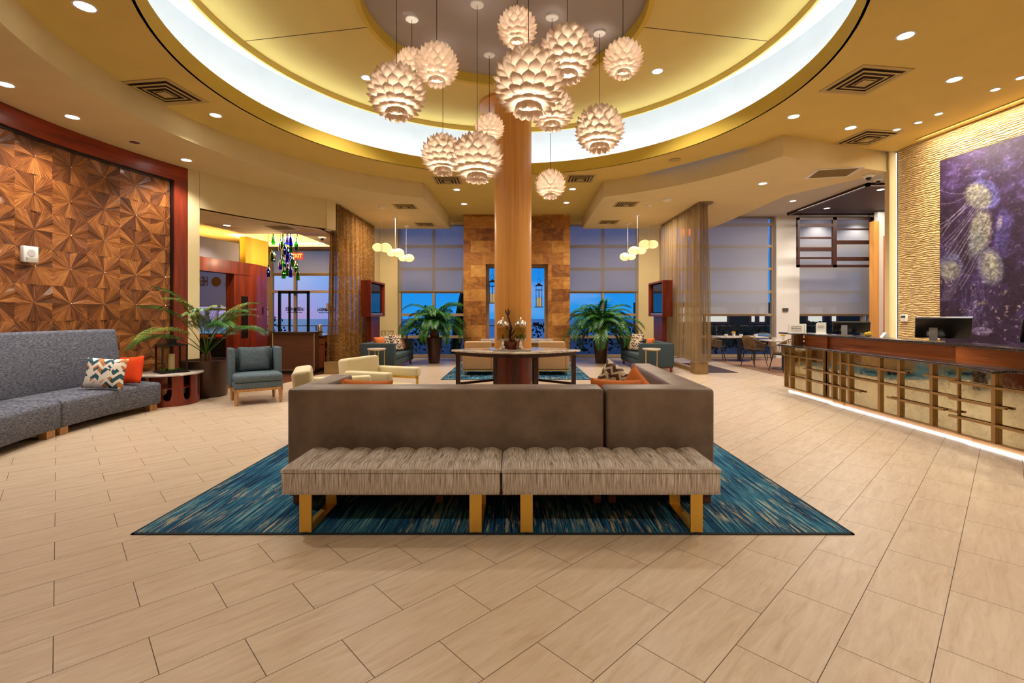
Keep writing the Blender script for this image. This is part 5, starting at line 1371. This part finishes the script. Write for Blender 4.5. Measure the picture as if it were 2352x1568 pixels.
# ------------------------------------------------ bottle chandelier
def bottle_mesh():
    return MB().lathe([(.001, 0), (.034, 0), (.037, .01), (.037, .17), (.03, .20), (.014, .23), (.013, .29), (.015, .30)], 14, False)
BOT = bottle_mesh()
t = thing('bottle_chandelier', 'chandelier of hanging blue, green and clear wine bottles in the bar', 'chandelier', (-5.83, 12.0, 2.3))
obj('canopy', MB().box(-.42, .42, -.4, .4, 1.50, 1.535), WHITEP, t)
random.seed(21)
pts = [(626, 625), (625, 588), (635, 605), (650, 608), (660, 628), (667, 622), (680, 626), (686, 631), (643, 575), (633, 560), (650, 560), (657, 548), (648, 540), (668, 548), (675, 545), (680, 556), (664, 575), (660, 590), (643, 598), (672, 600), (676, 612), (640, 550), (637, 590), (668, 585), (655, 585), (690, 565), (626, 548), (676, 570)]
bm_ = None
for k, (px, py) in enumerate(pts):
    q = P(px, py, 12.0); x = q.x + 5.83; y = random.uniform(-.3, .3); z = q.z - 2.3 - .14
    mt = (GLASSB, GLASSG, GLASSC, GLASSG, GLASSB)[random.randrange(5)]
    if k in (0, 2, 6): mt = GLASSB
    if k in (4, 5, 1): mt = GLASSG
    if bm_ is None: b_ = obj('bottle', BOT, mt, t, smooth=True); b_.scale = (1.3, 1.3, 1.0); bm_ = b_.data
    else:
        b_ = b_.copy(); b_.data = bm_.copy(); b_.data.materials[0] = mt; COL.objects.link(b_); b_.parent = t
    b_.location = (x, y, z)
    obj('wire', MB().cyl(0, 0, .29, 1.5 - z, .003, 4), DARK, b_)
    if k % 4 == 0:
        obj('bulb', MB().ball((0, 0, .13), .012, 8), BULB, b_)
light('lamp', 'POINT', (0, 0, .5), 14, (1, .8, .5), t, .02)

# wall speaker / strobe on the marquetry
a = 1.0 - ang + .35; q = pol(6.40, -.55, 2.22)
t = thing('alarm_strobe', 'white alarm speaker with strobe on the sunburst wood wall', 'alarm', (P(65, 587, 6.42).x, 6.42, 2.17), rad(78))
obj('case', MB().box(-.085, .085, -.055, .02, -.03, .19), WHITEP, t, bevel=.012)
obj('grille', MB().at((0, -.056, .10), rx=PI / 2).cyl(0, 0, 0, .003, .045, 24), M('grille_grey', rgb(200, 192, 188), .6), t)
obj('strobe', MB().box(-.06, .06, -.085, -.055, -.005, .03), GLASSC, t)

# ================================================================== dining area
mt_ = obj('entrance_mat', MB().box(-.45, .45, 0, 2.35, 0, .01), M('plum_mat', rgb(62, 44, 54), .95), loc=(5.02, 11.72, .0)); tag(mt_, 'dark plum entrance mat beside the taupe sheer curtain', 'mat')
def dtable(label, x, y, w_, d_):
    t = thing('dining_table', label, 'table', (x, y, .008))
    obj('tabletop', MB().box(-w_ / 2, w_ / 2, -d_ / 2, d_ / 2, .72, .75), M('stone_top', rgb(214, 204, 192), .3), t, bevel=.006)
    obj('column', MB().box(-.045, .045, -.045, .045, .02, .72), DARK, t); obj('foot', MB().lathe([(.30, 0), (.30, .012), (.08, .03)], 28), DARK, t)
dtable('dining table by the wide shade with yellow flowers on it', 6.92, 14.75, 1.45, .7)
dtable('dining table partly hidden behind the far end of the desk', 7.1, 12.6, .95, .75)
def dchair(label, x, y, rz, pill=None, grp='rope dining chairs'):
    t = thing('dining_chair', label, 'chair', (x, y, .008), rad(rz), grp)
    obj('seat', MB().lathe([(.23, .42), (.25, .44), (.24, .47)], 24), DARK, t)
    ropes = MB(); rail = []; low = []
    n = 30
    for i in range(n + 1):
        a = rad(-25 + 230 * i / n); bk_ = max(0, math.sin(a)); zt = .64 + .20 * bk_ ** 1.5
        rt, rl = .30 + .02 * bk_, .235
        A_ = (rt * math.cos(a), rt * math.sin(a) * .95, zt); B_ = (rl * math.cos(a), rl * math.sin(a) * .95, .44)
        rail.append(A_); low.append(B_); ropes.tube([A_, B_], .010, 4)
    obj('rope_back', ropes, ROPE, t); obj('rail', MB().tube(rail, .014, 6).tube(low, .012, 6), ROPE, t)
    for sx in (-1, 1):
        for sy in (-1, 1): obj('leg', MB().tube([(sx * .17, sy * .16, .43), (sx * .24, sy * .23, 0)], .014, 6, .010), DARK, t)
    if pill: 
        o = obj('back_cushion', cushion(.42, .3, .12, 10), pill, t, smooth=True); weld(o); o.location = (0, .17, .68); o.rotation_euler = (-.2, 0, 0)
OLIVE = M('olive_cloth', rgb(150, 140, 96), .9); BLUEC = M('blue_cloth', rgb(80, 110, 150), .9)
dchair('rope dining chair by the window, back to the sheer curtain', 6.15, 14.62, 75, BLUEF)
dchair('rope dining chair with olive back cushion, in the middle of the three', 6.65, 13.3, 110, OLIVE)
dchair('nearest rope dining chair, seen from behind beside the desk', 6.72, 11.95, 195)
dchair('rope dining chair with blue cushion beyond the window table', 7.75, 15.05, -40, BLUEC)
def cup(label, x, y, kind='cup'):
    t = thing('cup', label, 'cup', (x, y, .758)); obj('body', MB().lathe([(.03, 0), (.05, .03), (.055, .08), (.05, .08), (.045, .03)], 16), WHITEP, t, smooth=True)
for lb, x, y in (('upturned white cup left of the yellow flowers', 6.45, 14.62), ('white cup right of the yellow flowers', 6.9, 14.6), ('white cup alone near the right end of the window table', 7.35, 14.6), ('white cup on the table behind the desk end', 6.75, 12.45)): cup(lb, x, y)
def vase(label, x, y):
    t = thing('flower_pot', label, 'flower pot', (x, y, .758)); obj('pot', MB().lathe([(.04, 0), (.05, .1)], 4), WHITEP, t)
    mb = MB(); random.seed(3)
    for k in range(9): mb.ball((random.uniform(-.05, .05), random.uniform(-.04, .04), .12 + random.uniform(0, .03)), .022, 6)
    obj('blossom', mb, LEMON, t)
vase('yellow flowers in a white pot on the window dining table', 6.68, 14.6); vase('yellow flowers in a white pot on the table behind the desk end', 7.0, 12.45)
# hanging slatted screen
t = thing('slatted_screen', 'brown slatted wooden screen hanging in front of the far right shade', 'screen', (9.95, 14.9, 2.92))
a, b = P(1832, 499, 14.9), P(2005, 612, 14.9); x0, x1 = a.x - 9.95, b.x - 9.95; xm = P(1918, 0, 14.9).x - 9.95; ht = a.z - 2.92
obj('frame', MB().box(x0, x1, 0, .08, 0, .08).box(x0, x1 + .6, 0, .08, ht - .08, ht).box(x0, x0 + .07, 0, .08, 0, ht).box(x1 - .07, x1, 0, .08, 0, ht).box(xm - .06, xm + .06, 0, .08, 0, ht), DARKW, t)
for py, th in ((517, .10), (546, .06), (572, .12), (592, .06)): z = P(0, py, 14.9).z - 2.92; obj('slat', MB().box(x0, xm, .005, .075, z - th / 2, z + th / 2), DARKW, t)
for py, th in ((526, .05), (556, .12), (594, .12)): z = P(0, py, 14.9).z - 2.92; obj('slat', MB().box(xm, x1, .005, .075, z - th / 2, z + th / 2), DARKW, t)
for x_ in (x0 + .1, x1 - .1): obj('hanger', MB().cyl(x_, .04, ht, 4.66 - 2.92, .012, 6), DARK, t)
S('trim_10', 'golden wood jamb beside the slatted screen', MB().box(10.95, 11.1, 14.55, 14.75, 0, 4.3), OAK)
S('wall_dining_end', 'pale wall around the orange door', MB().box(11.1, 12.7, 14.6, 14.75, 0, 4.6), WHITEW)
o = obj('door_2', MB().box(11.27, 11.85, 14.54, 14.6, .35, 3.85), streak('orange_door_wood', [(.3, rgb(170, 84, 34)), (.7, rgb(206, 112, 52))], (6, 6, .8), .45, 0)); tag(o, 'tall orange wood door at the end of the dining area', 'door', None, 'structure')
pl = P(1804, 711, 15.56); o = obj('wall_plaque', MB().box(-.09, .09, -.02, 0, -.055, .055), M('plaque', rgb(72, 66, 66), .5), loc=pl); tag(o, 'small dark plaque on the white pier by the dining windows', 'plaque')

# ------------------------------------------------ bare area lights without fixtures over dining and sofas; mural slot wash
light('dining_area_light', 'AREA', (9.5, 13, 4.6), 115, (1, .88, .74), None, 3.5, sy=3)
light('seating_area_light', 'AREA', (3.3, 13.2, 4.1), 60, (1, .84, .64), None, 1.2, sy=1.2)
light('seating_area_light', 'AREA', (-3.3, 13.2, 4.1), 60, (1, .84, .64), None, 1.2, sy=1.2)
light('mural_wash_lamp', 'AREA', (rw(5.9, -.30), 5.9, 4.46), 52, (1, .88, .68), None, .08, sy=4.6, rot=(0, rad(-14), rad(6.2)))
